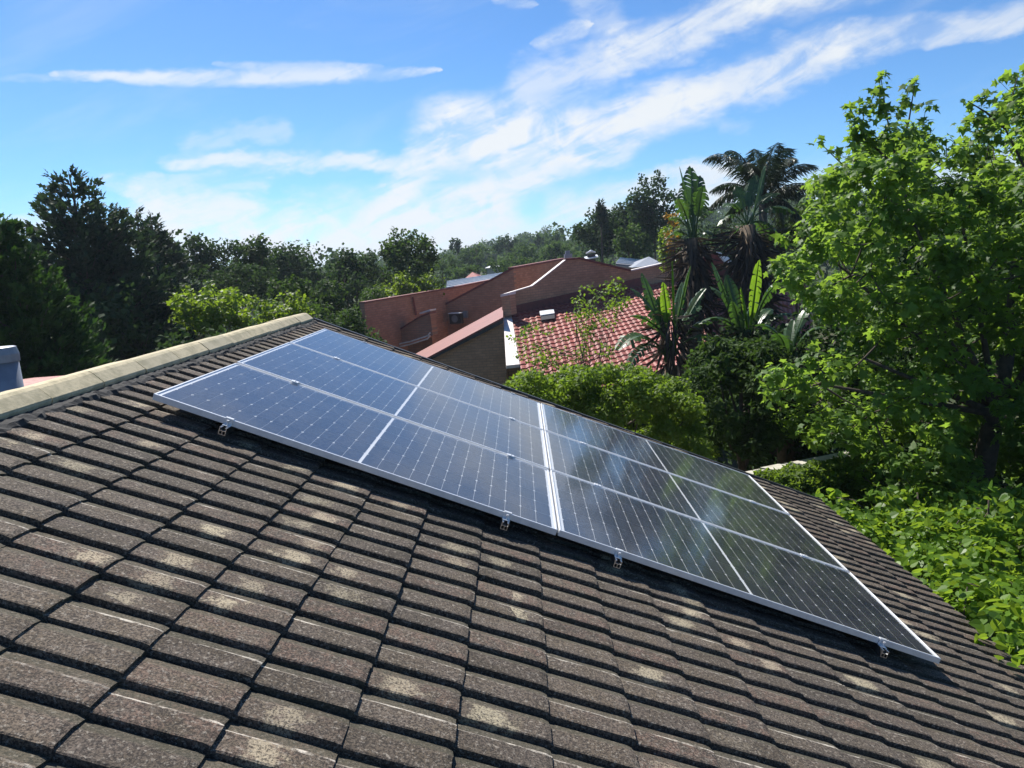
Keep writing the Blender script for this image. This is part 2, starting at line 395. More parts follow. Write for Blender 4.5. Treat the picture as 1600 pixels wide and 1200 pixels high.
def tile_template(k):
    """one double pan tile, u 0..EXP+.06, v 0..2*SW, w relative to the tile plane; bottom (lower) end at u=EXP"""
    r = np.random.default_rng(50+k)
    prof = []
    for s in (0, 1):
        o = s*SW; c = .0185
        prof += [(o+.001, -.006), (o+.0025, c*.90), (o+.008, c), (o+.088, c*.82), (o+.096, c*.60 if s == 0 else c*.70), (o+.134, .001), (o+.147, -.005)]
    us = [-.055, 0.05, .17, EXP*.93, EXP]
    vs = []; n = len(prof)
    for iu, u in enumerate(us):
        for iv, (v, w) in enumerate(prof):
            lift = .0135*(u/EXP)                      # tiles lap over the course below
            j = r.normal(0, .0007); e = r.normal(0, .0016) if iu == len(us)-1 else 0
            d = -.004 if iu == len(us)-1 else 0
            vs.append((u+e, v, w+lift-.014+j+d))
    f = [(i*n+j, (i+1)*n+j, (i+1)*n+j+1, i*n+j+1) for i in range(len(us)-1) for j in range(n-1)]
    b = len(vs); e0 = (len(us)-1)*n
    for (v, w) in prof: vs.append((EXP-.002, v, -.014-.012))      # lower end face
    f += [(e0+j, b+j, b+j+1, e0+j+1) for j in range(n-1)]
    b2 = len(vs)                                                # near side faces
    for u in us: vs.append((u, .001, -.034))
    f += [(i*n, b2+i, b2+i+1, (i+1)*n) for i in range(len(us)-1)]
    me = bpy.data.meshes.new('roof_tile'); me.from_pydata(vs, [], f)
    bm = bmesh.new(); bm.from_mesh(me); bmesh.ops.recalc_face_normals(bm, faces=bm.faces)
    bm.faces.ensure_lookup_table(); up = sum(fc.normal.z*fc.calc_area() for fc in bm.faces)
    if up < 0: bmesh.ops.reverse_faces(bm, faces=bm.faces)
    bm.to_mesh(me); bm.free(); me.materials.append(M['tile']); return me
M['tile_back'] = simple('dark concrete back slope', (.09, .075, .06), (.06, .05, .042), 3, .9)
def build_roof():
    mb = MB()
    mb.add([(UR, VN, WT-.075), (UE-.02, VN, WT-.075), (UE-.02, verge(UE)-.02, WT-.075), (UR, verge(UR)-.02, WT-.075),
            (UR, VN, WT-.11), (UE-.02, VN, WT-.11), (UE-.02, verge(UE)-.02, WT-.11), (UR, verge(UR)-.02, WT-.11)],
           [(0, 1, 2, 3), (7, 6, 5, 4), (0, 4, 5, 1), (1, 5, 6, 2), (2, 6, 7, 3), (3, 7, 4, 0)])
    roof = mb.obj('roof', M['fascia_dark'], house)
    roof.matrix_world = roof_matrix(); roof.matrix_parent_inverse = Matrix.Identity(4)
    roof.matrix_basis = Matrix.Translation(-Vector(house.location)) @ roof_matrix()
    M['_tile_tc'].object = roof
    tmpl = [tile_template(k) for k in range(6)]
    spots = []
    for c in range(0, 19):
        u = U0+c*EXP
        for k in range(-24, 16):
            v = V0+k*2*SW
            if v > verge(u+.15)-.03 or v < VN: continue
            spots.append((c, k, u, v))
    def seen(u, v):
        x, y, z = roofw(u+.16, v+.15, WT); d = M3.T @ np.array([x, y, z-H])
        if d[2] < .3: return -1
        px, py = 800+F*d[0]/d[2], 600+F*d[1]/d[2]
        if px < -60 or px > 1660 or py > 1290: return -1
        if 0.15 < u+.1 < 4.4 and .25 < v < 3.1: return -.5      # under the panels
        return 1/d[2]
    spots.sort(key=lambda s: -seen(s[2], s[3]))
    cells = {}
    def place(me, u, v, far=None, r=0):
        return Matrix.Translation((u, v, WT)) @ Matrix.Rotation(r, 4, 'Z')
    nobj = 0; bmj = bmesh.new()
    rr = random.Random(3)
    for i, (c, k, u, v) in enumerate(spots):
        me = tmpl[rr.randrange(6)]
        mat4 = Matrix.Translation((u+rr.gauss(0, .0025), v+rr.gauss(0, .0012), WT+rr.gauss(0, .0012))) @ Matrix.Rotation(rr.gauss(0, .004), 4, 'Z') @ Matrix.Rotation(rr.gauss(0, .006), 4, 'X')
        cut = v+2*SW > verge(u+EXP)-.01
        if c == 0:       # cut course under the ridge
            pass
        if nobj < 300 and seen(u, v) > 0:
            if cut:
                me = me.copy(); b = bmesh.new(); b.from_mesh(me)
                bmesh.ops.bisect_plane(b, geom=b.verts[:]+b.edges[:]+b.faces[:], plane_co=(0, verge(u)-v-.01, 0), plane_no=(.055, 1, 0), clear_outer=True)
                b.to_mesh(me); b.free()
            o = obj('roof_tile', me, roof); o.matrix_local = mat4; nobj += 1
        else:
            b = bmesh.new(); b.from_mesh(me)
            if cut: bmesh.ops.bisect_plane(b, geom=b.verts[:]+b.edges[:]+b.faces[:], plane_co=(0, verge(u)-v-.01, 0), plane_no=(.055, 1, 0), clear_outer=True)
            b.transform(mat4); tmp = bpy.data.meshes.new('t'); b.to_mesh(tmp); b.free(); bmj.from_mesh(tmp); bpy.data.meshes.remove(tmp)
    me = bpy.data.meshes.new('further_roof_tile'); bmj.to_mesh(me); bmj.free(); me.materials.append(M['tile'])
    o = obj('further_roof_tile', me, roof); tag(o, kind='stuff')
    # ridge bedding, ragged lower edge
    mb = MB(); vs = []; nn = int((verge(0)-VN)/.03)
    r = np.random.default_rng(4)
    prof = [(-.47, -.005), (-.40, .002), (-.368, .013), (-.338, .014), (-.316, .002), (-.300, -.03)]
    for i in range(nn):
        v = VN+i*.03
        wob = r.normal(0, .006)+.008*math.sin(v*7.)+.006*math.sin(v*42+math.sin(v*5)*3)
        for j, (a, b_) in enumerate(prof):
            vs.append((a+(wob if j >= 3 else wob*.3)+.066, v, WT+b_+r.normal(0, .004)))
    k = len(prof)
    fs = [(i*k+j, (i+1)*k+j, (i+1)*k+j+1, i*k+j+1) for i in range(nn-1) for j in range(k-1)]
    mb.add(vs, fs); bed = mb.obj('ridge_bedding', M['bedding'], roof); 
    # ridge caps: pale, each a shallow angle with thickness
    m_, q, out = mat_new('pale ridge cap'); t = q.n('ShaderNodeTexCoord'); oi = q.n('ShaderNodeObjectInfo')
    n1 = q.noise(t.outputs['Object'], 60, 3, .7); n2 = q.noise(t.outputs['Object'], 8, 6, .7)
    c = q.mix(oi.outputs['Random'], (.55, .47, .31), (.45, .40, .28)); c = q.mix(q.mr(n2, .42, .66, 0, .7), c, (.27, .245, .16))
    c = q.mix(q.mr(n1, .55, .7, 0, .6), c, (.34, .30, .20)); b = principled(q, c, .95, 0, .2)
    q.l(bump(q, n1, .6, .004), b.inputs['Normal']); q.l(b.outputs[0], out.inputs[0])
    capm = m_
    L = .455
    for k in range(-15, 10):
        v0 = -.02+k*L+.17; v1 = v0+L
        if v0 > verge(-.4)-.1: continue
        v1 = min(v1, verge(-.4)+.03)
        mb = MB(); pts = [(-.378, .022), (-.385, .034), (-.455, .060), (-.480, .063), (-.510, .050), (-.60, -.005)]
        vs = []
        for (v, lf) in ((v0+.006, 0.), (v1-.006, .003)):
            for (a, w) in pts: vs.append((a+.052, v, WT+w+lf-.005))
            for (a, w) in pts: vs.append((a+.052, v, WT+w+lf-.023))
        n = len(pts)
        fs = [(j, j+1, 2*n+j+1, 2*n+j) for j in range(n-1)]+[(n+j, 3*n+j, 3*n+j+1, n+j+1) for j in range(n-1)]
        fs += [(j, n+j, n+j+1, j+1) for j in range(n-1)]+[(2*n+j, 2*n+j+1, 3*n+j+1, 3*n+j) for j in range(n-1)]+[(0, 2*n, 3*n, n), (n-1, 2*n-1, 4*n-1, 3*n-1)]
        mb.add(vs, fs); o = mb.obj('ridge_cap', capm, roof)
        o.rotation_euler = (0, random.gauss(0, .005), 0); o.location = (random.gauss(0, .003), 0, random.gauss(0, .002))
    # verge trim and eave edge
    mb = MB()
    a0, a1 = UR+.08, UE+.01
    for (w0, w1, q0, q1) in ((-.10, .022, -.012, .03),):
        vs = []
        for u in (a0, a1):
            for vv in (q0, q1):
                for w in (w0, w1): vs.append((u, verge(u)+vv, WT+w))
        mb.add(vs, [(0, 1, 3, 2), (4, 6, 7, 5), (0, 4, 5, 1), (2, 3, 7, 6), (1, 5, 7, 3), (0, 2, 6, 4)])
    mb.obj('verge_board', M['fascia_dark'], roof)
    mb = MB(); mb.box(UE-.015, UE+.022, VN, verge(UE)+.02, WT-.16, WT-.020); mb.obj('eave_board', M['timber'], roof)
    # back slope
    bk = MB(); ry = roofw(UR-.06, 0, WT-.02)
    x0, z0 = ry[0], ry[2]; x1, z1 = x0-5.2*cb, z0-5.2*sb; y0, y1 = VN-CV, verge(-.4)-CV
    nb = 16
    for i in range(nb):
        xa, za = x0+(x1-x0)*i/nb, z0+(z1-z0)*i/nb; xb, zb = x0+(x1-x0)*(i+1)/nb, z0+(z1-z0)*(i+1)/nb
        bk.add([(xa, y0, za), (xb, y0, zb+.03), (xb, y1, zb+.03), (xa, y1, za), (xb, y0, zb-.02), (xb, y1, zb-.02)], [(0, 1, 2, 3), (1, 4, 5, 2)])
    b = bk.obj('back_roof', M['tile_back'], house); b.matrix_parent_inverse = Matrix.Translation(-Vector(house.location))
    # walls below
    ex, _, ez = roofw(UE-.45, 0, WT-.12)
    wl = MB(); wx0 = x1+.4
    wl.add([(ex, y0, 0), (ex, y1-.2, 0), (ex, y1-.2, ez), (ex, y0, ez)], [(0, 1, 2, 3)])
    gz = z0-.15
    wl.add([(ex, y1-.2, -2), (wx0, y1-.2, -2), (wx0, y1-.2, z1+.1), (x0, y1-.2, gz), (ex, y1-.2, ez)], [(0, 1, 2, 3, 4)])
    wl.add([(ex, y0, -2), (wx0, y0, -2), (wx0, y0, z1+.1), (x0, y0, gz), (ex, y0, ez)], [(0, 1, 2, 3, 4)])
    wl.add([(wx0, y0, -2), (wx0, y1-.2, -2), (wx0, y1-.2, z1+.1), (wx0, y0, z1+.1)], [(0, 1, 2, 3)])
    w = wl.obj('wall', M['plaster'], house); w.matrix_parent_inverse = Matrix.Translation(-Vector(house.location))
    return roof
roof = build_roof()

# ------------------------------------------------------------------ solar panels
PL, PW, GAP, FH = 2.279, 1.134, .020, .035
def cell_mat():
    m_, q, out = mat_new('solar cell'); t = q.n('ShaderNodeTexCoord'); oi = q.n('ShaderNodeObjectInfo')
    x, y, z = q.sep(t.outputs['Object'])
    # ten fine busbars across every cell
    s = q.math('FRACT', q.math('ADD', q.math('DIVIDE', y, .0182), .5)); bus = q.math('LESS_THAN', q.math('ABSOLUTE', q.math('SUBTRACT', s, .5)), .022)
    c = q.mix(oi.outputs['Random'], (.006, .009, .018), (.010, .013, .026)); c = q.mix(q.math('MULTIPLY', bus, .55), c, (.20, .21, .23))
    b = principled(q, c, .35, 0, .4); q.l(b.outputs[0], out.inputs[0]); return m_
M['cell'] = cell_mat()
M['backsheet'] = simple('white backsheet', (.54, .56, .58), (.50, .52, .54), 4, .6, bmp=0)
def glass_mat():
    m_, q, out = mat_new('panel glass'); t = q.n('ShaderNodeTexCoord'); o = t.outputs['Object']
    fr = q.n('ShaderNodeFresnel'); fr.inputs['IOR'].default_value = 1.42
    n1 = q.noise(o, 1.7, 3, .5); n2 = q.noise(o, 240, 2, .6)
    bp = q.n('ShaderNodeBump'); bp.inputs['Strength'].default_value = .05; bp.inputs['Distance'].default_value = .02; q.l(n1, bp.inputs['Height'])
    gl = q.n('ShaderNodeBsdfGlossy'); gl.inputs['Roughness'].default_value = .10; gl.inputs['Color'].default_value = (1, 1, 1, 1)
    q.l(bp.outputs[0], gl.inputs['Normal']); q.l(bp.outputs[0], fr.inputs['Normal'])
    tr = q.n('ShaderNodeBsdfTransparent'); mx = q.n('ShaderNodeMixShader'); ge = q.n('ShaderNodeNewGeometry'); ft_ = q.math('SUBTRACT', 1., ge.outputs['Backfacing']); q.l(q.math('MULTIPLY', fr.outputs[0], ft_), mx.inputs[0]); q.l(tr.outputs[0], mx.inputs[1]); q.l(gl.outputs[0], mx.inputs[2])
    df = q.n('ShaderNodeBsdfDiffuse'); df.inputs[0].default_value = (.55, .53, .50, 1)      # film of dust
    m2 = q.n('ShaderNodeMixShader'); q.l(q.math('MULTIPLY', ft_, q.mr(q.noise(o, 3.3, 5, .6), .3, .75, .012, .045)), m2.inputs[0]); q.l(mx.outputs[0], m2.inputs[1]); q.l(df.outputs[0], m2.inputs[2])
    q.l(m2.outputs[0], out.inputs[0]); return m_
M['pglass'] = glass_mat()
def build_panel():
    root = empty('solar_panel', (0, 0, 0), 'x', 'solar panel', 'solar panels mounted on the tiled roof')
    mb = MB(); e = .011
    for (a, b, c, d) in ((0, PL, 0, e), (0, PL, PW-e, PW), (0, e, e, PW-e), (PL-e, PL, e, PW-e)):
        mb.box(a, b, c, d, -FH, 0)
    fr = mb.obj('frame', M['alu'], root)
    bv = fr.modifiers.new('bevel', 'BEVEL'); bv.width = .0015; bv.segments = 1
    mb = MB(); mb.box(e, PL-e, e, PW-e, -.009, -.006); mb.obj('backsheet', M['backsheet'], root)
    mb = MB(); mb.box(e, PL-e, e, PW-e, -.0035, -.0018)
    g = mb.obj('glass', M['pglass'], root)
    # one cell with clipped corners
    cw, ch = .0893, .1797; ck = .0078
    pts = [(-cw/2+ck, -ch/2), (cw/2-ck, -ch/2), (cw/2, -ch/2+ck), (cw/2, ch/2-ck), (cw/2-ck, ch/2), (-cw/2+ck, ch/2), (-cw/2, ch/2-ck), (-cw/2, -ch/2+ck)]
    me = bpy.data.meshes.new('cell'); me.from_pydata([(x, y, 0) for x, y in pts], [], [tuple(range(8))]); me.materials.append(M['cell'])
    cx = (PL-2*.030-.016)/24; cy = (PW-2*.020)/6
    for i in range(24):
        x = .030+cx*(i+.5)+(.016 if i >= 12 else 0)
        for j in range(6):
            o = obj('cell', me, root, (x, .020+cy*(j+.5), -.0050))
    return root
proto = build_panel()
plabels = {(0, 0): 'upper solar panel nearest the camera, its corner by the pale ridge caps',
    (0, 1): 'upper solar panel in the middle of the row below the ridge, reflecting blue sky',
    (0, 2): 'upper solar panel on the far side of the array next to the gable edge',
    (1, 0): 'lower solar panel nearest the camera with its corner over the bare tiles at bottom right',
    (1, 1): 'lower solar panel in the middle between two darker panels, reflecting the trees',
    (1, 2): 'lower solar panel on the far side near the hedge wall, reflecting palms'}
def copy_tree(o, parent=None):
    c = o.copy(); sc.collection.objects.link(c)
    if parent is not None: c.parent = parent
    for ch in o.children: copy_tree(ch, c)
    return c
RM = roof_matrix()
first = True
allp = []
for a in (0, 1):
    for b in (0, 1, 2):
        o = proto if first else copy_tree(proto); first = False; allp.append((o, a, b))
for o, a, b in allp:
    o.matrix_world = RM @ Matrix.Translation((a*(PL+.011), b*(PW+GAP), random.gauss(0, .0012))) @ Matrix.Rotation(random.gauss(0, .0012), 4, 'X')
    o['label'] = plabels[(a, b)]
# rails with clamps and hooks
def build_rail():
    root = empty('mounting_rail', (0, 0, 0), 'x', 'rail', 'rails under the solar panels')
    VV = 3*PW+2*GAP
    mb = MB(); y0, y1 = -.062, VV+.05; z1 = -FH-.001; w = .019
    # open profile: two upright webs, a floor, a middle web and lips
    for (a, b, c, d) in ((-w, -w+.003, z1-.038, z1), (w-.003, w, z1-.038, z1), (-w, w, z1-.041, z1-.038), (-w+.003, -w+.010, z1-.003, z1), (w-.010, w-.003, z1-.003, z1), (-.0015, .0015, z1-.038, z1-.018), (-w+.003, w-.003, z1-.020, z1-.017)):
        mb.box(a, b, y0, y1, c, d)
    mb.obj('rail', M['alu_rail'], root)
    for (y, s) in ((0, -1), (VV, 1)):
        c = MB(); g = s*.0015
        c.box(-.021, .021, min(y+g, y+s*.006), max(y+g, y+s*.006), -FH-.004, .0035)
        c.box(-.021, .021, min(y+s*.001, y-s*.012), max(y+s*.001, y-s*.012), .0008, .0042)
        c.box(-.021, .021, min(y+s*.006, y+s*.030), max(y+s*.006, y+s*.030), -FH, -FH+.003)
        c.tube([(0, y+s*.018, -FH), (0, y+s*.018, -.008)], .004, 8); c.tube([(0, y+s*.018, -.012), (0, y+s*.018, -.004)], .0075, 6)
        c.obj('end_clamp', M['alu'], root)
    for k in (1, 2):
        c = MB(); y = k*(PW+GAP)-GAP/2; c.box(-.025, .025, y-.018, y+.018, .0012, .0045); c.box(-.025, .025, y-.006, y+.006, -FH, .0012); c.tube([(0, y, .003), (0, y, .009)], .0065, 6)
        c.obj('mid_clamp', M['alu'], root)
    for y in (.35, 1.3, 2.3, 3.2):
        c = MB(); c.box(-.015, .015, y-.003, y+.003, WT+.012, z1-.041); c.box(-.30, .015, y-.015, y+.015, WT+.006, WT+.012); c.obj('roof_hook', M['galv'], root)
    return root
rail0 = build_rail()
rl = ['upper mounting rail whose clamp sits below the ridge end corner of the array',
      'second mounting rail down the slope, its clamp left of the joint between panels',
      'third mounting rail down the slope, its clamp just right of the joint between panels',
      'lowest mounting rail with a shiny end near the bottom corner of the array']
rails = [rail0]+[copy_tree(rail0) for _ in range(3)]
for o, u, lb in zip(rails, (.419, 1.992, 2.641, 4.215), rl):
    o.matrix_world = RM @ Matrix.Translation((u, 0, 0)); o['label'] = lb

# flue pipe behind the ridge at the far left
FY = 5.6; ft = P(3, 554, FY); fr_ = 21/F*FY
root = empty('flue_pipe', (ft[0], ft[1], ft[2]-1.5), 'galvanised flue pipe with a flat cap beyond the pale ridge at far left', 'flue pipe')
mb = MB(); mb.tube([(0, 0, -.3), (0, 0, 1.46)], fr_, 20); mb.obj('pipe', M['galv'], root, True)
mb = MB(); mb.tube([(0, 0, 1.44), (0, 0, 1.50), (0, 0, 1.555), (0, 0, 1.56)], [fr_*1.10, fr_*1.13, fr_*1.0, fr_*.85], 20); mb.obj('cap', M['galv'], root, False)

# ------------------------------------------------------------------ the neighbour's brick house
nb = empty('brick_house', (4, 36, -2.6), "neighbour's brown brick house with stepped gables and red tiled roofs", 'house')
NBI = Matrix.Translation(-Vector(nb.location))
def npart(mb, name, mat, parent=nb, smooth=False):
    o = mb.obj(name, mat, parent, smooth)
    if parent is nb: o.matrix_parent_inverse = NBI
    else: o.matrix_parent_inverse = Matrix.Identity(4)
    return o
A = np.array([.45, .89, 0]); A /= np.linalg.norm(A); B = np.array([A[1], -A[0], 0])
def wallpoly(pix, p0, along, thick=.25, name='wall', mat='brick', drop=None, side=1, parent=nb):
    """polygon seen at pixels pix, standing in the vertical plane through p0 along 'along'"""
    n = np.cross(along, [0, 0, 1.])
    pts = [on_plane(px, py, p0, n) for px, py in pix]
    if drop: pts[-1][2] = drop; pts[-2][2] = drop; pts[-1][:2] = pts[0][:2]; pts[-2][:2] = pts[-3][:2]
    off = n*(-thick if np.dot(n, [pts[0][0], pts[0][1], 0]) < 0 else thick)
    mb = MB(); mb.prism(pts, off, uaxis=along); return npart(mb, name, M[mat], parent), pts, off
def coping(pts, off, h=.07, over=.04, mat='coping_red', parent=nb, name='coping'):
    mb = MB(); o = off/np.linalg.norm(off)
    for a, b in zip(pts[:-1], pts[1:]):
        up = np.array([0, 0, h]); q0 = a-o*over; q1 = b-o*over; t = off+2*o*over
        mb.prism([q0+[0, 0, .002], q1+[0, 0, .002], q1+up, q0+up], t)
    return npart(mb, name, M[mat], parent)
# far left wall
pL = P(570, 473, 32.)
w1, pts, off = wallpoly([(569, 474), (700, 452), (800, 432), (800, 560), (569, 560)], pL, A, drop=-3.)
coping(pts[:3], off)
# second wall: slope up to the corner, then along
pC = P(802, 421, 36.)
w2, pts2, off2 = wallpoly([(664, 494), (757, 444.5), (802, 420.5), (802, 560), (664, 560)], pC, B, drop=-3.)
coping(pts2[:3], off2, .10)
w3, pts3, off3 = wallpoly([(802, 420.5), (884, 405.5), (884, 560), (802, 560)], pC, A, drop=-3.)
coping(pts3[:2], off3, .10)
# low triangular wall with its pier
pT = P(660, 500, 33.6)
w4, pts4, off4 = wallpoly([(585, 541), (657, 496), (672, 490.5), (676, 524), (605, 545)], pT, B, thick=.45)
coping(pts4[:3], off4, .08)
tw, ptw, otw = wallpoly([(600, 548), (675, 527), (675, 570), (600, 580)], pT+np.array([0, .5, 0]), B, drop=-3., mat='brick')
capm = MB(); c0 = on_plane(656, 494, pT, np.cross(B, [0, 0, 1])); c1 = on_plane(672, 489, pT, np.cross(B, [0, 0, 1]))
capm.prism([c0+[0, 0, .09], c1+[0, 0, .09], c1+[0, 0, .16], c0+[0, 0, .16]], off4*1.15); npart(capm, 'pier_cap', M['white_paint'])
g = MB()
for dy in (0, 4.5):
    q = [on_plane(x, y+dy, pT-np.array([.0, .25, 0]), np.cross(B, [0, 0, 1])) for x, y in ((606, 541), (640, 534), (668, 525), (672, 520))]
    g.tube(q, .035, 6)
npart(g, 'gutter', M['white_paint'])
A5 = np.array([.80, .60, 0.])
# front wall with the peak, along A, behind the tiled slope
pF = P(797, 470, 30.5)
w5, pts5, off5 = wallpoly([(788, 461), (797, 458), (832, 447.5), (846, 437), (884, 407), (905, 405), (985, 424), (1048, 410), (1110, 398), (1110, 480), (788, 500)], pF, A5, thick=.16)
w5.data.materials[0] = M['brick2']
coping(pts5[:5], off5, .035, .0, 'white_paint'); coping(pts5[4:7], off5, .09, .05); coping(pts5[6:9], off5, .06, .03, 'white_paint')
mb = MB(); mb.prism([pts5[9], pts5[10], pts5[10]*[1, 1, 0]+[0, 0, -3], pts5[9]*[1, 1, 0]+[0, 0, -3]], off5, uaxis=A5); npart(mb, 'lower_wall', M['brick2'])
# dark flashing band along the foot of that wall
nA5 = np.cross(A5, [0, 0, 1.]); oA = off5/np.linalg.norm(off5)
fb0 = [on_plane(x, y, pF-oA*.06, nA5) for x, y in ((799, 479), (1005, 433), (1005, 446), (799, 492))]
mb = MB(); mb.prism(fb0, oA*.055, uaxis=A5); npart(mb, 'flashing', M['coping_red'])
# pier at the left end with pale cap
pP = P(792, 480, 29.6)
w6, pts6, off6 = wallpoly([(783, 464), (796, 461), (799, 492), (787, 496)], pP, B, thick=.5, name='pier', mat='brick2')
o6 = off6/np.linalg.norm(off6)
mb = MB(); mb.prism([pts6[0]-o6*.05, pts6[1]-o6*.05, pts6[1]-o6*.05+[0, 0, .10], pts6[0]-o6*.05+[0, 0, .10]], off6*1.25); npart(mb, 'pier_cap', M['white_paint'])
# tiled slope (S tiles as real waves and laps)
def tiled_slope(a, b, c, wave=.30, lap=.42, name='tiled_roof', parent=nb, amp=.017, maxs=None):
    """a,b: upper edge, c: lower corner under a"""
    a, b, c = map(np.array, (a, b, c)); s = b-a; Ls = np.linalg.norm(s); s = s/Ls; t = c-a; Lt = np.linalg.norm(t); t = t/Lt
    n = np.cross(s, t); n /= np.linalg.norm(n)
    if n[2] < 0: n = -n
    nS = int(Ls/wave*7); nT = int(Lt/lap)
    ss = np.arange(nS+1)*wave/7; ph = ss/wave*2*np.pi; z = amp*np.sin(ph)+amp*.3*np.sin(2*ph+.6)
    vs = []; fs = []
    for k in range(nT+1):
        for (tt, lift) in ((k*lap, .0), ((k+1)*lap-.004, .036), ((k+1)*lap, .0)):
            vs.append(a+s*ss[:, None]+t*tt+n*(z+lift)[:, None])
    vs = np.concatenate(vs); m_ = nS+1; rows = 3*(nT+1)
    i = np.arange(m_-1)
    fa = np.concatenate([np.stack([r_*m_+i, r_*m_+i+1, (r_+1)*m_+i+1, (r_+1)*m_+i], 1) for r_ in range(rows-1)])
    me = mesh_np(name, vs, fa, M['red_tile'])
    o = obj(name, me, parent); o.matrix_parent_inverse = NBI; o['kind'] = 'stuff'
    mb = MB(); mb.prism([a-n*.08, b-n*.08, b+c-a-n*.08, c-n*.08], -n*.1); npart(mb, 'roof_underside', M['fascia_dark'])
    return o
tA = on_plane(799, 491, pF-oA*.06, nA5); tB = on_plane(1112, 424, pF-oA*.06, nA5); tC = P(813, 573, 24.6)
tiled_slope(tA, tB, tC+(tC-tA)*.55)
# pale flashing down the left edge of the slope
n_ = np.cross(tB-tA, tC-tA); n_ /= np.linalg.norm(n_); n_ = n_ if n_[2] > 0 else -n_
fl = [on_plane(x, y, tA+n_*.06, n_) for x, y in ((786.5, 495), (799, 491), (812, 569), (791, 571))]
mb = MB(); mb.prism(fl, -n_*.12); npart(mb, 'verge_flashing', M['white_paint'])
# gable wall and narrow red roof strip left of it
w7, pts7, off7 = wallpoly([(655, 570), (664, 563), (786, 503), (791, 571), (792, 620), (655, 620)], P(786, 520, 28.6), np.array([-.98, .10, 0.])/np.linalg.norm([.98, .10]), thick=.3, name='gable_wall', mat='brick2')
al = np.array([-.98, .10, 0]); al /= np.linalg.norm(al); n7 = np.cross(al, [0, 0, 1.])
fp = P(786, 520, 28.5)
mb = MB(); mb.prism([on_plane(x, y, fp-[0, .12, 0], n7) for x, y in ((652, 567), (663, 561.5), (786, 496), (786, 505), (664, 567))], [0, .1, 0]); npart(mb, 'fascia', M['fascia_dark'])
q0 = [on_plane(x, y, fp-[0, .14, 0], n7) for x, y in ((648, 568), (663, 561), (786, 495.5))]
q1 = [P(640, 560, 31.5), P(648, 553.5, 31.5), P(786, 478.5, 31.5)]
mb = MB()
for a, b, c, d in ((q0[0], q0[1], q1[1], q1[0]), (q0[1], q0[2], q1[2], q1[1])): mb.prism([a, b, c, d], [0, 0, -.07])
npart(mb, 'red_roof_strip', M['red_sheet'])
# right wing: second tiled slope with pale verge
r0 = P(1104, 402, 30.); r1 = P(1262, 430, 34.)
tiled_slope(P(1106, 428, 29), P(1262, 446, 33), P(1112, 575, 26))
wr, ptr, ofr = wallpoly([(1085, 408), (1120, 394), (1148, 424), (1150, 440), (1085, 440)], P(1120, 400, 29.5), B, thick=.3, name='gable_wall', mat='coping_red')
vp = [P(1119, 393, 29.2), P(1134, 396, 30.6), P(1152, 420, 30.6), P(1148, 426, 29.2)]
mb = MB(); mb.prism(vp, [0, 0, -.08]); npart(mb, 'verge_flashing', M['white_paint'])
for (x, y, wd, hh, Y) in ((1196, 461, 12, 14, 27.2), (1167, 486, 8, 9, 26.8)):
    c = P(x, y, Y); k = Y/F; mb = MB(); mb.prism([c+[-wd*k/2, 0, -hh*k/2], c+[wd*k/2, 0, -hh*k/2.4], c+[wd*k/2, .3, hh*k/2.4], c+[-wd*k/2.4, .3, hh*k/2]], [0, .12, 0]); npart(mb, 'white_vent', M['white_paint'])
# skylight on the slope
e = [on_plane(x, y, tA+n_*.16, n_) for x, y in ((843, 486), (865, 483), (866.5, 489), (844.5, 492.5))]
mb = MB(); mb.prism(e, -n_*.05); fr = npart(mb, 'skylight', M['white_sheet'])
e2 = [on_plane(x, y, tA+n_*.12, n_) for x, y in ((844.5, 492.5), (866.5, 489), (867, 497), (846, 500))]
mb = MB(); mb.prism(e2, -n_*.1); npart(mb, 'skylight_kerb', M['black_plastic'])
# down pipe on the far wall
dp = [on_plane(x, y, pL-np.array([0, .08, 0]), np.cross(A, [0, 0, 1.]))+np.array([.07, -.03, 0]) for x, y in ((643, 464), (645, 475), (648, 492))]
mb = MB(); mb.tube(dp, .05, 6); npart(mb, 'down_pipe', M['coping_red'])
# air conditioner on its bracket: its own thing
nB = np.cross(B, [0, 0, 1.]); oB = off2/np.linalg.norm(off2)
ap = on_plane(713, 497, pC-oB*.35, nB); root = empty('air_conditioner', ap-[0, 0, .28], 'dark air conditioner unit with a pale lid on the brick wall left of the pier', 'air conditioner')
mb = MB(); ex = B; k = 37.5/F
def obox(mb, c, hx, hy, z0, z1):
    ps = [c+ex*(-hx)+A*(-hy), c+ex*hx+A*(-hy), c+ex*hx+A*hy, c+ex*(-hx)+A*hy]
    mb.prism([p*[1, 1, 0]+[0, 0, z0] for p in ps], [0, 0, z1-z0])
obox(mb, np.zeros(3), .33, .15, 0, .52); mb.obj('casing', M['black_plastic'], root)
mb = MB(); obox(mb, np.zeros(3), .36, .18, .52, .56); mb.obj('lid', M['white_sheet'], root)
mb = MB(); obox(mb, ex*.52+A*.1, .12, .08, .28, .62); mb.obj('junction_box', M['grey_roof'], root)
mb = MB(); mb.tube([tuple(-A*.165+[0, 0, .26]), tuple(-A*.17+[0, 0, .26])], .19, 16); mb.obj('fan_grille', M['grey_roof'], root)
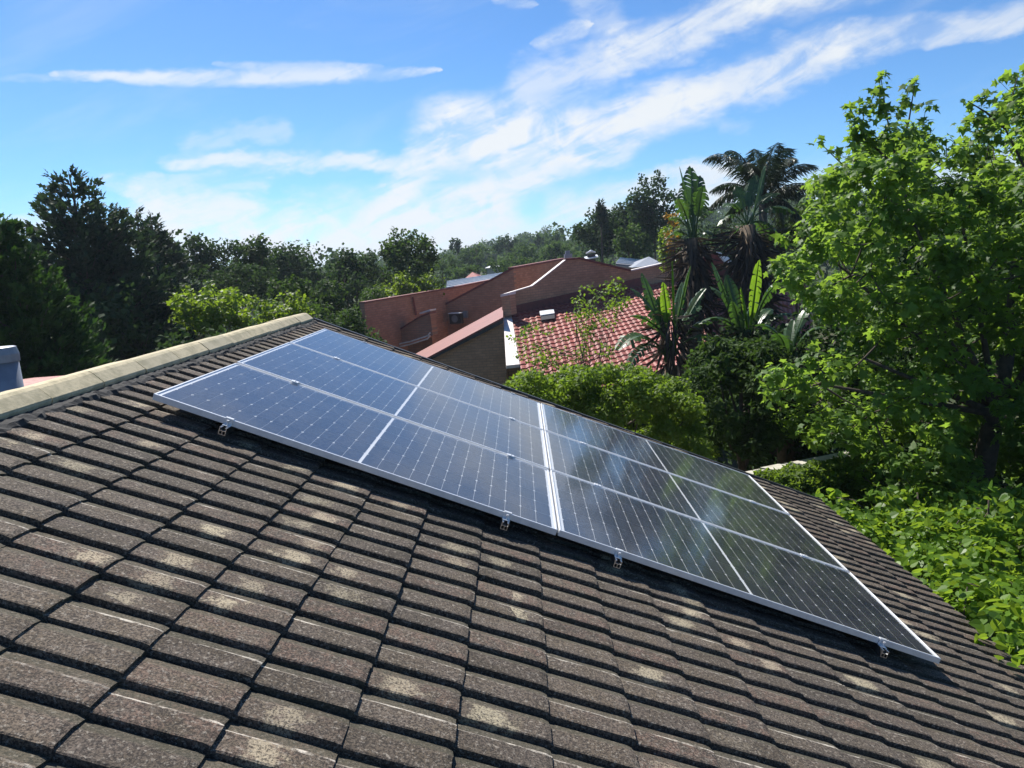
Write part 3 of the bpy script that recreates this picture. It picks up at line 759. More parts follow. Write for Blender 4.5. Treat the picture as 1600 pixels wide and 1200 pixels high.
# roof top things behind the peak
def slab(name, label, cat, pix, mat, th, Y2=None):
    pts = [P(*p) for p in pix]; c = sum(pts)/len(pts); root = empty(name, (c[0], c[1], min(p[2] for p in pts)-.3), label, cat)
    mb = MB(); mb.prism([p-np.array(root.location) for p in pts], th); mb.obj('sheet', mat, root); return root
ch = P(888, 405, 37.); root = empty('chimney', ch-[0, 0, .6], 'small blue grey chimney behind the brick peak', 'chimney')
k = 37./F; mb = MB(); mb.box(-6*k, 6*k, -.2, .2, 0, .6+8*k); mb.obj('stack', M['grey_blue'], root); mb = MB(); mb.box(-4*k, 3*k, -.12, .12, .6+8*k, .6+13*k); mb.obj('pot', M['grey_blue'], root)
k = 42./F; c = P(924, 405, 42.); root = empty('roof_turbine', c-[0, 0, .8], 'roof ventilator with two white caps right of the chimney', 'ventilator')
mb = MB(); mb.box(-6*k, 6*k, -.15, .15, 0, .8); mb.box(-6*k, 6*k, -.15, .15, .8+3*k, .8+8*k); mb.obj('shaft', M['black_plastic'], root)
mb = MB(); mb.prism([(-10*k, -.3, .8), (10*k, -.3, .8+2*k), (10*k, .3, .8+5*k), (-10*k, .3, .8+3*k)], (0, 0, .05)); mb.tube([(-8*k, 0, .8+9*k), (0, 0, .8+12*k), (7*k, 0, .8+10*k)], [.03, .09, .03], 8); mb.obj('cap', M['white_sheet'], root)
# corrugated grey roof beyond the left wall
def ribbed(name, label, pix, mat, rib_mat, nrib, group=None):
    a, b, c, d = [P(*p) for p in pix]; root = empty(name, a*[1, 1, 0]+[0, 0, min(a[2], c[2])-1.], label, 'roof')
    o = np.array(root.location); mb = MB(); mb.prism([a-o, b-o, c-o, d-o], (0, 0, -.12)); mb.obj('sheet', mat, root)
    for i in range(nrib):
        t = (i+.5)/nrib; p = a+(d-a)*t; q = b+(c-b)*t; mb = MB(); mb.tube([p-o+[0, 0, .04], q-o+[0, 0, .04]], .055, 6); mb.obj('roof_rib', rib_mat, root)
    mb = MB()
    for x, y in ((a, b), (d, c)): mb.prism([x-o-[0, 0, .12], y-o-[0, 0, .12], y*[1, 1, 0]+[0, 0, -3]-o, x*[1, 1, 0]+[0, 0, -3]-o], (0, .12, 0))
    mb.obj('wall', M['plaster'], root); return root
ribbed('grey_roof', 'pale grey striped roof above the left brick wall', ((697, 452, 41), (776, 437, 46), (790, 426, 52), (699, 440, 50)), M['grey_roof'], M['white_sheet'], 5)
ribbed('grey_roof', 'small grey striped roof behind the right end of the brick parapet', ((962, 412, 52), (996, 415, 52), (1002, 406, 56), (969, 403, 56)), M['grey_roof'], M['white_sheet'], 4)
def hiproof(name, label, px0, px1, ytop, ybot, Y, mat, dep=5.):
    a = P(px0, ybot, Y); b = P(px1, ybot, Y); t = P((px0+px1)/2, ytop, Y+dep/2); root = empty(name, (t[0], t[1], -2.6), label, 'roof'); o = np.array(root.location)
    a[2] = b[2] = (a[2]+b[2])/2; c = b+[0, dep, 0]; d = a+[0, dep, 0]; t2 = t
    mb = MB(); mb.add([a-o, b-o, c-o, d-o, t-o], [(0, 1, 4), (1, 2, 4), (2, 3, 4), (3, 0, 4)]); mb.obj('roof', mat, root)
    mb = MB(); e = .3; mb.prism([a-o+[e, e, -.02], b-o+[-e, e, -.02], c-o+[-e, -e, -.02], d-o+[e, -e, -.02]], (0, 0, -(a[2]+2.6))); mb.obj('wall', M['plaster'], root)
hiproof('red_roof', 'tiny red hipped roof among trees beyond the striped roof', 724, 752, 425, 436, 56, M['red_tile'])
hiproof('blue_grey_roof', 'blue grey hipped roof just left of the yellowing tree', 988, 1040, 401, 416, 50, M['grey_blue'])
hiproof('white_roof', 'pale flat roof glimpsed among the hillside trees', 757, 786, 412.5, 418, 95, M['white_sheet'], 3)
hiproof('rust_roof', 'rust red roof just visible behind the flue pipe', -50, 38, 598, 613, 8.5, M['red_tile'], 1.2)

# ------------------------------------------------------------------ vegetation
def norm(a): return a/(np.linalg.norm(a, axis=-1, keepdims=True)+1e-9)
TEMPL = {
    'quad': (np.array([(0, 0, 0), (.5, .45, .08), (0, 1, 0), (-.5, .45, .08)], float), [(0, 1, 2, 3)]),
    'leaf': (np.array([(0, 0, 0), (.30, .30, .07), (.24, .72, .03), (0, 1, -.06), (-.24, .72, .03), (-.30, .30, .07)], float), [(0, 1, 2, 3), (0, 3, 4, 5)]),
    'strip': (np.array([(-.025, 0, 0), (.025, 0, 0), (.04, .5, .05), (0, 1, 0), (-.04, .5, .05)], float), [(0, 1, 2, 3, 4)]),
    'needle': (np.array([(-.10, 0, 0), (.10, 0, 0), (.17, .5, .05), (0, 1, 0), (-.17, .5, .05)], float), [(0, 1, 2, 3, 4)]),
    'spray': (np.array([(0, 0, 0), (.22, .25, 0), (.13, .42, .03), (.30, .62, 0), (.10, .72, .0), (0, 1.05, -.04), (-.12, .70, 0), (-.28, .66, .03), (-.12, .40, 0), (-.24, .22, .02)], float), [tuple(range(10))]),
    'maple': (np.array([(0, .03, 0), (.42, .02, -.03), (.33, .25, .03), (.62, .54, -.04), (.24, .56, .04), (0, 1.05, -.06), (-.24, .56, .04), (-.62, .54, -.04), (-.33, .25, .03), (-.42, .02, -.03)], float),
              [(0, 1, 2, 3, 4, 5, 6, 7, 8, 9)]),
    'heart': (np.array([(0, .08, 0), (.20, -.06, .05), (.44, .10, .07), (.46, .42, .05), (.26, .78, 0), (0, 1.0, -.07), (-.26, .78, 0), (-.46, .42, .05), (-.44, .10, .07), (-.20, -.06, .05)], float),
              [(0, 1, 2, 3, 4, 5), (0, 5, 6, 7, 8, 9)]),
}
def leaves(name, mat, pos, axis, nrm, size, templ, parent=None, tint=None, inv=None):
    T, Fc = TEMPL[templ]; n = len(pos); k = len(T)
    y = norm(axis); x = norm(np.cross(y, nrm)); z = np.cross(x, y)
    size = np.broadcast_to(size, (n,))[:, None, None]
    v = pos[:, None, :]+size*(T[None, :, 0, None]*x[:, None, :]+T[None, :, 1, None]*y[:, None, :]+T[None, :, 2, None]*z[:, None, :])
    base = (np.arange(n)*k)[:, None]; fl = {}
    for f in Fc: fl.setdefault(len(f), []).append(base+np.array(f)[None, :])
    faces = [np.concatenate(x_) for x_ in fl.values()]
    if tint is None: tint = rng.random(n)
    me = mesh_np(name, v.reshape(-1, 3), faces, mat, np.repeat(tint, k))
    o = obj(name, me, parent)
    if parent is not None: o.matrix_parent_inverse = Matrix.Translation(-Vector(parent.location))
    return o
def clump_cloud(cen, rad, n, squash=.8, shell=2.6, droop=.35, up=.5):
    """n points spread over clumps; returns pos, axis, normal"""
    cen = np.asarray(cen); rad = np.broadcast_to(np.asarray(rad, float), (len(cen),))
    w = rad**2; idx = rng.choice(len(cen), n, p=w/w.sum())
    d = norm(rng.normal(size=(n, 3))); r = rng.random(n)**(1/shell)
    pos = cen[idx]+d*(r*rad[idx])[:, None]*np.array([1, 1, squash])
    nr = norm(d*.55+np.array([0, 0, up])+rng.normal(size=(n, 3))*.55)
    ax = rng.normal(size=(n, 3))+d*.6; ax[:, 2] -= droop
    ax = ax-nr*(ax*nr).sum(1)[:, None]
    return pos, norm(ax), nr, idx
def trunk_mb(base, top, r0, limbs, wob=.12):
    mb = MB(); base = np.array(base, float); top = np.array(top, float); Lh = np.linalg.norm(top-base); pts = []; k = 7
    for i in range(k):
        t = i/(k-1); pts.append(base+(top-base)*t+rng.normal(size=3)*[wob*Lh*.06, wob*Lh*.06, 0]*(1 if 0 < i < k-1 else 0))
    mb.tube(pts, [r0*(1-.75*i/(k-1)) for i in range(k)], 7)
    for c in limbs:
        t = rng.uniform(.35, .95); s = base+(top-base)*t; mid = (s+c)/2+rng.normal(size=3)*.05*Lh*.5; mid[2] -= .03*Lh
        mb.tube([s, mid, c], [r0*.36*(1.1-t*.6), r0*.2, r0*.05], 5)
    return mb
def gz(x, y): return float(G(x, y))
def broadleaf(label, px, py, rx, ry, Y, mat='mid_leaf', leaf=.12, templ='quad', cov=2.3, nclump=None, cat='tree', name='leafy_tree', group=None, flat=0, spiky=0, ybase=None, depth=None, cr=None, bark='bark', tintbias=0, gap=0):
    """tree whose crown centre and half sizes are given as they appear from the garden; Y is the distance in metres"""
    leaf = leaf*.62; k = Y/F; c = P(px, py, Y); RX, RZ = rx*k, ry*k; RY = depth or max(RX*.9, .6)
    base = (c[0]+rng.normal()*.1, Y+RY*.15, gz(c[0], Y)-.1)
    root = empty(name, base, label, cat, group)
    nclump = nclump or int(60+RX*RZ*2.2); nclump = min(nclump, 170)
    d = norm(rng.normal(size=(nclump, 3))); r = rng.random(nclump)**(.42)
    cen = d*r[:, None]*np.array([RX, RY, RZ])*.86
    if flat: cen[:, 2] = np.maximum(cen[:, 2], -RZ*flat)
    cr_ = cr or (RX*RZ)**.5*.24
    rad = cr_*rng.uniform(.65, 1.25, nclump)
    cen = cen+c
    if spiky:
        m_ = int(nclump*.35); j = rng.choice(nclump, m_); e = cen[j].copy(); e[:, 2] += cr_*rng.uniform(.7, 1.5, m_)*spiky; cen = np.r_[cen, e]; rad = np.r_[rad, np.full(m_, cr_*.38)]
    nl = int(cov*(RX*2+cr_)*(RZ*2+cr_)*.9/(leaf*leaf*.5)); nl = min(int(nl*1.1), 25000)
    # fewer, a little larger leaves deep inside
    pos, ax, nr, idx = clump_cloud(cen, rad, nl)
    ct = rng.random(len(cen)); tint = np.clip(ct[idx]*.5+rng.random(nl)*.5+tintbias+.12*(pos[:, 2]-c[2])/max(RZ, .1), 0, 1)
    leaves('crown', M[mat], pos, ax, nr, leaf*rng.uniform(.7, 1.3, nl), templ, root, tint)
    sel = cen[rng.choice(len(cen), min(9, len(cen)), replace=False)]
    mb = trunk_mb(base, c+np.array([0, 0, RZ*.55]), max(.07, RX*.055), sel); o = mb.obj('trunk', M[bark], root, True); o.matrix_parent_inverse = Matrix.Translation(-Vector(root.location))
    return root
def conifer(label, px, ytop, ybot, half, Y, mat='conifer_leaf', leaf=.35, dens=1., prof=1., ragged=.3, name='conifer', rise=.35, lean=0, n_br=None, group=None, bare=0., templ='spray', tops=1):
    k = Y/F; t = P(px, ytop, Y); b = P(px, ybot, Y); z0 = gz(t[0], Y); base = np.array([t[0]+(0.0), Y, z0]); RR = half*k
    root = empty(name, base, label, 'tree', group); Hh = t[2]-z0
    zb = max(b[2], z0+.2)
    nb_ = n_br or int(90*dens+Hh*9*dens)
    P_, A_, N_, S_, T_ = [], [], [], [], []; br = MB()
    top = t+np.array([lean*k, 0, 0]); br.tube([base, (base+top)/2+rng.normal(size=3)*.1, top-[0, 0, .1]], [max(.06, Hh*.016), Hh*.010, .02], 7)
    for i in range(nb_):
        h = rng.random()**.72; z = top[2]-(top[2]-zb)*h
        L = RR*(h**prof)*rng.uniform(1-ragged, 1+ragged*.4)+.12
        a = rng.uniform(0, 2*np.pi); s = np.array([base[0]+(top[0]-base[0])*(z-base[2])/(top[2]-base[2]), Y, z-L*rise*.6])
        dirv = np.array([math.cos(a), math.sin(a), rise+rng.normal()*.14])
        e = s+dirv*L; e[2] += L*rng.uniform(-.05, .25)
        if i % 3 == 0: br.tube([s, (s+e)/2-[0, 0, .05*L], e], [.02+.012*L, .012+.005*L, .006], 4, cap=False)
        m_ = int(max(5, L/leaf*9*dens*(1-bare)))
        tt = rng.random(m_)**.75; sp = .13*L*(1.15-tt)+leaf*.25
        q = s+(e-s)*tt[:, None]+rng.normal(size=(m_, 3))*sp[:, None]*[.8, .8, .45]
        ax = norm(dirv)*1.0+rng.normal(size=(m_, 3))*.45+np.array([0, 0, .25])
        P_.append(q); A_.append(ax); N_.append(norm(rng.normal(size=(m_, 3))*.6+[0, 0, 1.])); S_.append(leaf*rng.uniform(.6, 1.25, m_)); T_.append(np.clip(rng.random()*.5+rng.random(m_)*.5, 0, 1))
    leaves('crown', M[mat], np.concatenate(P_), np.concatenate(A_), np.concatenate(N_), np.concatenate(S_), templ, root, np.concatenate(T_))
    o = br.obj('trunk', M['bark'], root, True); o.matrix_parent_inverse = Matrix.Translation(-Vector(root.location))
    return root

# -- left: dark conifers
conifer('dark green cypress at the far left edge, lit green along its right side', 0, 350, 660, 118, 13, 'cypress_leaf', .14, 1.7, .8, .25, rise=.75, name='cypress_tree')
conifer('tallest dark cedar with a ragged two pronged top on the left', 107, 266, 640, 128, 21, 'conifer_leaf', .22, 1.35, .62, .62, rise=.55, name='cedar_tree')
conifer('lower dark cedar crowding the right side of the tallest cedar', 152, 312, 640, 96, 22, 'conifer_leaf', .22, 1.3, .62, .55, rise=.6, name='cedar_tree')
conifer('thin topped pine right of the tall cedars', 212, 330, 640, 72, 24, 'conifer_leaf', .25, 1.2, .9, .45, rise=.5, name='pine_tree', bare=.2)
conifer('second thin topped pine, its bare tip beside the first', 234, 331, 640, 66, 25, 'conifer_leaf', .25, 1.2, 1.0, .45, rise=.5, name='pine_tree', bare=.2)
conifer('small pointed conifer left of the flat crowned trees', 257, 362, 560, 40, 30, 'conifer_leaf', .42, 1.1, .8, .3, rise=.4, name='conifer')
broadleaf('dark tree top showing above the cypress at the left edge', 12, 372, 26, 34, 27, 'dark_leaf', .22, spiky=1)
broadleaf('small dark bushy tree between the edge cypress and the tall cedar', 48, 400, 30, 34, 26, 'dark_leaf', .22, spiky=1)
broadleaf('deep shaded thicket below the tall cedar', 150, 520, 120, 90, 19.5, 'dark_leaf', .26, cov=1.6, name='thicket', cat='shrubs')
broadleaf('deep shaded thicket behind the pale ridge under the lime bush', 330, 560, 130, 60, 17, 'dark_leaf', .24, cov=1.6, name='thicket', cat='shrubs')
broadleaf('dark evergreen with a flattened crown behind the lime bush', 308, 402, 38, 40, 36, 'dark_leaf', .26, cov=3, spiky=.6)
broadleaf('dark evergreen with sky showing through, right of the flat crowned one', 352, 400, 34, 30, 37, 'dark_leaf', .26, cov=1.3, spiky=.6)
broadleaf('mid green bushy tree above the right half of the lime bush', 400, 408, 40, 42, 38, 'mid_leaf', .26, cov=3, spiky=.7, tintbias=-.25)
broadleaf('wide smooth dome shaped dark tree in the left middle distance', 452, 428, 56, 48, 46, 'dark_leaf', .30, cov=3.2, tintbias=.1, cr=1.0)
broadleaf('small dark tree at the right foot of the dome shaped tree', 497, 442, 26, 26, 44, 'dark_leaf', .28)
broadleaf('bright lime green rounded bush left of centre', 338, 484, 76, 46, 20, 'lime_leaf', .17, cov=3.4, name='lime_bush', cat='bush', flat=.5, spiky=.5)
broadleaf('smaller lime green bush just right of the big lime bush', 445, 488, 50, 36, 21, 'lime_leaf', .16, cov=2.2, name='lime_bush', cat='bush', spiky=.6, tintbias=-.15)
broadleaf('mid green tree rising behind the smaller lime bush', 455, 455, 46, 28, 28, 'mid_leaf', .2, spiky=.5)
broadleaf('dark green tree left of the brick wall, below the dome', 516, 468, 32, 34, 29, 'mid_leaf', .2, tintbias=-.2, spiky=.6)
broadleaf('shaded shrub against the left corner of the brick wall', 548, 512, 34, 34, 27, 'mid_leaf', .18, tintbias=-.15)
broadleaf('dark round tree left of the tall centre tree', 552, 424, 46, 42, 42, 'dark_leaf', .28, cov=3, spiky=.8, tintbias=.1)
broadleaf('tall rounded tree with an uneven top in the centre of the skyline', 638, 402, 50, 46, 40, 'mid_leaf', .27, cov=3.4, spiky=1., tintbias=-.2)
broadleaf('pale leafed canopy of low trees directly above the brick wall', 640, 452, 66, 30, 38, 'lime_leaf', .24, cov=2.6, name='low_canopy', cat='trees', spiky=.7, tintbias=-.35)
broadleaf('loose pale green tree at the left end of the brick wall', 585, 478, 30, 36, 35, 'mid_leaf', .22, spiky=.6, tintbias=.1)
broadleaf('dark tree under the tall centre tree', 600, 440, 60, 26, 44, 'dark_leaf', .28)
# low dark cover that closes the gaps under the left skyline
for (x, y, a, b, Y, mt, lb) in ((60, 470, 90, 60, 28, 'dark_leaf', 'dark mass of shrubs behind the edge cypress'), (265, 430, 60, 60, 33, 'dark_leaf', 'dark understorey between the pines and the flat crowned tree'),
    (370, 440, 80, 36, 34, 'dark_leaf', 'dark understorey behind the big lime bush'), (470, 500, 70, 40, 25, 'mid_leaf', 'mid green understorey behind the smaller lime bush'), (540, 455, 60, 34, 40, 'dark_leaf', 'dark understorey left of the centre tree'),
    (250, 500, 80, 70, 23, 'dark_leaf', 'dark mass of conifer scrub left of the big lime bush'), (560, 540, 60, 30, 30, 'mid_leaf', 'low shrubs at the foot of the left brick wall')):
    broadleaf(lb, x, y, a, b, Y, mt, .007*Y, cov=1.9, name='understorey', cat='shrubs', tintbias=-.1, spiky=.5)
# -- beyond the brick house
tt_ = [(712, 384, 10, 16, 110, 'dark_leaf', 'thin dark treetop standing alone on the far skyline'), (745, 400, 34, 18, 105, 'far_leaf', 'hazy tree group on the skyline right of the thin treetop'),
    (790, 383, 26, 16, 130, 'dark_leaf', 'dark crown on the hill crest above the pale flat roof'), (820, 398, 40, 18, 100, 'far_leaf', 'bright green crown halfway up the hill'),
    (855, 378, 30, 14, 150, 'far_leaf', 'grey green crown on the hill crest below the cloud'), (868, 392, 34, 16, 90, 'far_leaf', 'green crown behind the chimney'),
    (800, 414, 50, 14, 75, 'far_leaf', 'low green trees over the left end of the brick parapet'), (725, 424, 40, 12, 72, 'far_leaf', 'low green trees above the striped roof'),
    (840, 376, 6, 13, 140, 'dark_leaf', 'small pointed dark treetop on the hill crest'), (690, 412, 40, 14, 80, 'far_leaf', 'shaded green trees right of the tall centre tree')]
for (x, y, a, b, Y, mt, lb) in tt_: broadleaf(lb, x, y, a, b, Y, mt, .0045*Y, cov=2.2, spiky=.6, nclump=40)
broadleaf('dark wooded clump right of the chimney', 938, 366, 46, 38, 62, 'dark_leaf', .38, cov=3.2, spiky=.8, nclump=90)
conifer('small dark conifer standing out above the dark wooded clump', 938, 316, 350, 7, 60, 'conifer_leaf', .3, .8, .9, .4)
broadleaf('mid green tree in front of the dark wood right of the ventilator', 988, 378, 36, 30, 56, 'mid_leaf', .34, cov=3.2, spiky=.4, nclump=60)
broadleaf('tall dark tree left of the spiky strelitzia', 1022, 332, 40, 62, 58, 'dark_leaf', .36, cov=3.2, spiky=.8, nclump=90, tintbias=.15)
broadleaf('dark tree between the tall dark tree and the wooded clump', 980, 352, 42, 42, 64, 'dark_leaf', .36, cov=3, spiky=.8, nclump=70)
broadleaf('lime green tree with yellowing tips left of the strelitzia trunks', 1046, 385, 17, 48, 33, 'lime_leaf', .2, cov=2.4, spiky=.6)
broadleaf('yellow and orange foliage beside the left strelitzia trunk', 1052, 368, 12, 56, 32, 'gold_leaf', .17, cov=.55, name='yellowing_tree', nclump=12)
broadleaf('deep green trees filling behind the palms', 1130, 410, 70, 80, 46, 'dark_leaf', .32, cov=1.8, nclump=90)
broadleaf('shaded olive tree right of the queen palm', 1245, 360, 50, 52, 27, 'mid_leaf', .20, cov=1.8, tintbias=-.15, nclump=60)
broadleaf('yellowing foliage behind the right strelitzia trunk', 1200, 392, 15, 40, 25, 'gold_leaf', .13, cov=.5, name='yellowing_tree', nclump=12)
# the wooded hill itself: nobody could count these crowns
def hill_wood():
    n = 520; x = rng.uniform(-170, 230, n); y = rng.uniform(95, 330, n)
    keep = (np.abs(x) < y*.95); x, y = x[keep], y[keep]; n = len(x)
    r = rng.uniform(3.2, 6.2, n); z = G(x, y)+r*.8+rng.uniform(0, 1.5, n); cen = np.stack([x, y, z], 1)
    sub = cen[np.repeat(np.arange(n), 7)]+rng.normal(size=(n*7, 3))*np.repeat(r, 7)[:, None]*[.5, .5, .34]
    rad = np.repeat(r, 7)*rng.uniform(.3, .5, n*7); N_ = 190000
    pos, ax, nr, idx = clump_cloud(sub, rad, N_, .8)
    tint = np.clip(rng.random(len(sub))[idx]*.6+rng.random(N_)*.4, 0, 1)
    o = leaves('hillside_wood', M['far_leaf'], pos, ax, nr, rng.uniform(.55, 1.1, N_), 'quad', None, tint); tag(o, 'wooded hillside far behind the houses', 'wood', kind='stuff')
    # low cover in the garden valley around the houses and either side
    n = 300; x = rng.uniform(-110, 110, n); y = rng.uniform(50, 100, n); keep = np.abs(x) < y*1.2; x, y = x[keep], y[keep]; n = len(x)
    r = rng.uniform(1.6, 2.8, n); cen = np.stack([x, y, G(x, y)+r*.9], 1); N_ = 60000
    pos, ax, nr, idx = clump_cloud(cen, r, N_, .9)
    o = leaves('valley_shrubs', M['mid_leaf'], pos, ax, nr, rng.uniform(.35, .7, N_), 'quad', None, np.clip(rng.random(n)[idx]*.6+rng.random(N_)*.4, 0, 1)); tag(o, 'green cover of gardens in the valley beyond the houses', 'shrubs', kind='stuff')
hill_wood()

# ------------------------------------------------------------------ palms and strelitzias
def paddle(name, base, tip, width, sag, mat, parent, pet=.35, tears=11, roll=0.):
    """one big strelitzia leaf: petiole, midrib and a torn blade on both sides; a part of its plant"""
    base = np.array(base); tip = np.array(tip); d = tip-base; L = np.linalg.norm(d)
    up = np.array([0, 0, 1.]); side = norm(np.cross(d, up)+rng.normal(size=3)*.15*L)
    cr_, sr_ = math.cos(roll), math.sin(roll)
    def mid(t): return base+d*t+up*sag*L*4*t*(1-t)*.5+up*(-sag*L*.15*t**3)
    n = tears*3; vs = []; fs = []; tn = []
    nrm0 = norm(np.cross(side, d)); side2 = side*cr_+nrm0*sr_
    for s in (-1, 1):
        i = 0; torn = rng.uniform(0, 1, tears+1)
        while i < tears:
            t0 = pet+(1-pet)*i/tears; t1 = pet+(1-pet)*(i+1)/tears
            gap = .0 if torn[i] < .4 else .2
            w0 = width*math.sin(math.pi*min(1, max(.02, (t0-pet)/(1-pet))*.94+.05))**.6; w1 = width*math.sin(math.pi*min(.99, max(.02, (t1-pet)/(1-pet))*.94+.05))**.6
            drop = rng.uniform(.08, .6)*(1 if torn[i] > .45 else .5); sw = norm(d)*.22*width
            b = len(vs); m0, m1 = mid(t0), mid(t1)
            q0 = mid(t0)+side2*s*w0*.55+sw*.5+nrm0*.10*w0; q1 = mid(t1-(t1-t0)*gap)+side2*s*w1*.55+sw*.5+nrm0*.10*w1
            e0 = m0+side2*s*w0+sw-up*drop*w0; e1 = mid(t1-(t1-t0)*gap)+side2*s*w1+sw-up*drop*w1
            vs += [m0, m1, q0, q1, e0, e1]; fs += [(b, b+1, b+3, b+2), (b+2, b+3, b+5, b+4)]; tt = rng.random(); tn += [tt*.6+.2]*6
            i += 1
    # petiole and midrib
    mb = MB(); mb.tube([mid(t) for t in np.linspace(0, 1, 9)], [.028*L/1.6*(1.15-t) + .004 for t in np.linspace(0, 1, 9)], 5)
    b = len(vs); vs += [np.array(v) for v in mb.v]; fs += [tuple(b+i for i in f) for f in mb.f if len(f) == 4]; tn += [.9]*len(mb.v)
    me = mesh_np(name, np.array(vs), np.array([f for f in fs if len(f) == 4]), M[mat], np.array(tn))
    o = obj(name, me, parent); o.matrix_parent_inverse = Matrix.Translation(-Vector(parent.location)); return o
def strelitzia(label, bx, by, Y, tips, trunk_px=None, skirt=None, group=None, r=.13):
    b = P(bx, by, Y); root = empty('strelitzia', (b[0], Y, gz(b[0], Y)), label, 'strelitzia', group); inv = Matrix.Translation(-Vector(root.location))
    mb = MB(); g0 = np.array(root.location)
    for j in range(4):
        o_ = rng.normal(size=3)*[.10, .10, 0]*r/.13
        mb.tube([g0+o_, (g0+b)/2+o_*1.4, b+o_*.8], [r*.9, r*.75, r*.5], 7)
    t = mb.obj('trunk', M['dead_bark'], root, True); t.matrix_parent_inverse = inv
    for (tx, ty, w, sag, bright, dy) in tips:
        e = P(tx, ty, Y+dy); s = b+rng.normal(size=3)*.06; w = w*1.12
        paddle('leaf', s, e, w, sag, 'strel_bright' if bright else 'strel_leaf', root, pet=.34 if np.linalg.norm(e-s) > 1. else .2)
    if skirt:   # hanging dead leaves
        P_, A_ = [], []
        x0, y0, x1, y1, hw, n = skirt; n = int(n*1.5)
        for i in range(n):
            t = rng.random(); c = P(x0+(x1-x0)*t, y0+(y1-y0)*t, Y); a = rng.uniform(0, 2*np.pi); rr = hw*Y/F*rng.uniform(.25, 1)
            P_.append(c+np.array([math.cos(a)*rr, math.sin(a)*rr, 0])); A_.append(np.array([math.cos(a)*.5, math.sin(a)*.5, rng.uniform(-1.5, .15)]))
        P_ = np.array(P_); A_ = np.array(A_)
        leaves('dead_leaves', M['dead_leaf'], P_, A_, rng.normal(size=P_.shape), rng.uniform(.35, .95, n)*Y/18, 'strip', root)
    return root
M['dead_bark'] = simple('fibrous trunk', (.13, .09, .055), (.05, .038, .028), 8, .95, bmp=.8)
strelitzia('strelitzia nearest the left end of the red tiles with a drooping leaf over them', 1050, 560, 18,
    [(965, 540, .26, .55, 0, -.6), (985, 447, .20, .25, 0, .3), (1003, 425, .17, .1, 0, .5), (1050, 408, .14, .05, 1, -.2), (1036, 440, .12, .1, 1, -.4), (1078, 416, .20, .1, 0, 0), (1102, 448, .18, .2, 0, .4),
     (985, 490, .18, .3, 0, -.5), (1112, 500, .2, .4, 0, -.3), (1010, 455, .20, .15, 0, .6), (1095, 475, .18, .3, 0, .7), (1128, 540, .18, .6, 0, -.6), (978, 575, .18, .7, 0, -.7), (1030, 462, .16, .1, 0, .1), (1066, 440, .16, .1, 0, .5)], skirt=(1047, 490, 1052, 570, 16, 80))
strelitzia('strelitzia with an upright bright lime leaf right of the nearest one', 1166, 545, 17.5,
    [(1112, 408, .17, .1, 0, .2), (1186, 406, .15, .05, 1, -.4), (1158, 450, .16, .05, 1, -.3), (1224, 438, .19, .45, 0, -.2), (1110, 445, .17, .25, 0, .5), (1135, 430, .17, .1, 0, .4), (1248, 490, .17, .45, 0, -.5),
     (1092, 500, .17, .45, 0, -.4), (1262, 535, .16, .5, 0, .2), (1180, 470, .18, .1, 0, .2), (1205, 480, .16, .3, 0, .6), (1145, 470, .18, .15, 0, -.6)], skirt=(1160, 500, 1170, 560, 12, 40))
strelitzia('small strelitzia clump low in the shade with broad leaves at right', 1235, 560, 15.5,
    [(1180, 505, .16, .4, 0, .2), (1262, 478, .17, .3, 0, .3), (1290, 510, .17, .4, 0, -.3), (1215, 520, .2, .3, 0, -.5), (1240, 500, .18, .1, 0, .4), (1190, 540, .15, .4, 0, -.2)])
strelitzia('tall spiky headed strelitzia, its narrow crown left of the queen palm', 1082, 372, 24,
    [(1062, 262, .30, .03, 0, -.3), (1080, 262, .30, .03, 0, .3), (1048, 300, .26, .15, 0, .5), (1098, 292, .26, .15, 0, -.5), (1046, 340, .24, .4, 0, .2), (1112, 330, .24, .4, 0, .3), (1070, 285, .26, .05, 0, .6), (1040, 372, .2, .5, 0, -.2), (1122, 372, .22, .5, 0, -.4), (1092, 275, .26, .03, 0, .2), (1060, 310, .24, .2, 0, -.6)],
    skirt=(1082, 372, 1090, 500, 18, 330), r=.26)
strelitzia('tall strelitzia with a dead leaf skirt in front of the queen palm', 1168, 352, 23,
    [(1196, 262, .26, .1, 0, -.4), (1180, 275, .25, .05, 0, .3), (1238, 330, .34, .45, 0, -.3), (1232, 400, .34, .65, 0, -.2), (1150, 290, .22, .2, 0, .4), (1122, 350, .22, .55, 0, -.3), (1215, 300, .24, .3, 0, .5), (1130, 320, .2, .5, 0, -.6), (1205, 380, .22, .6, 0, .6), (1128, 395, .22, .6, 0, .2)],
    skirt=(1168, 356, 1176, 510, 22, 480), r=.30)
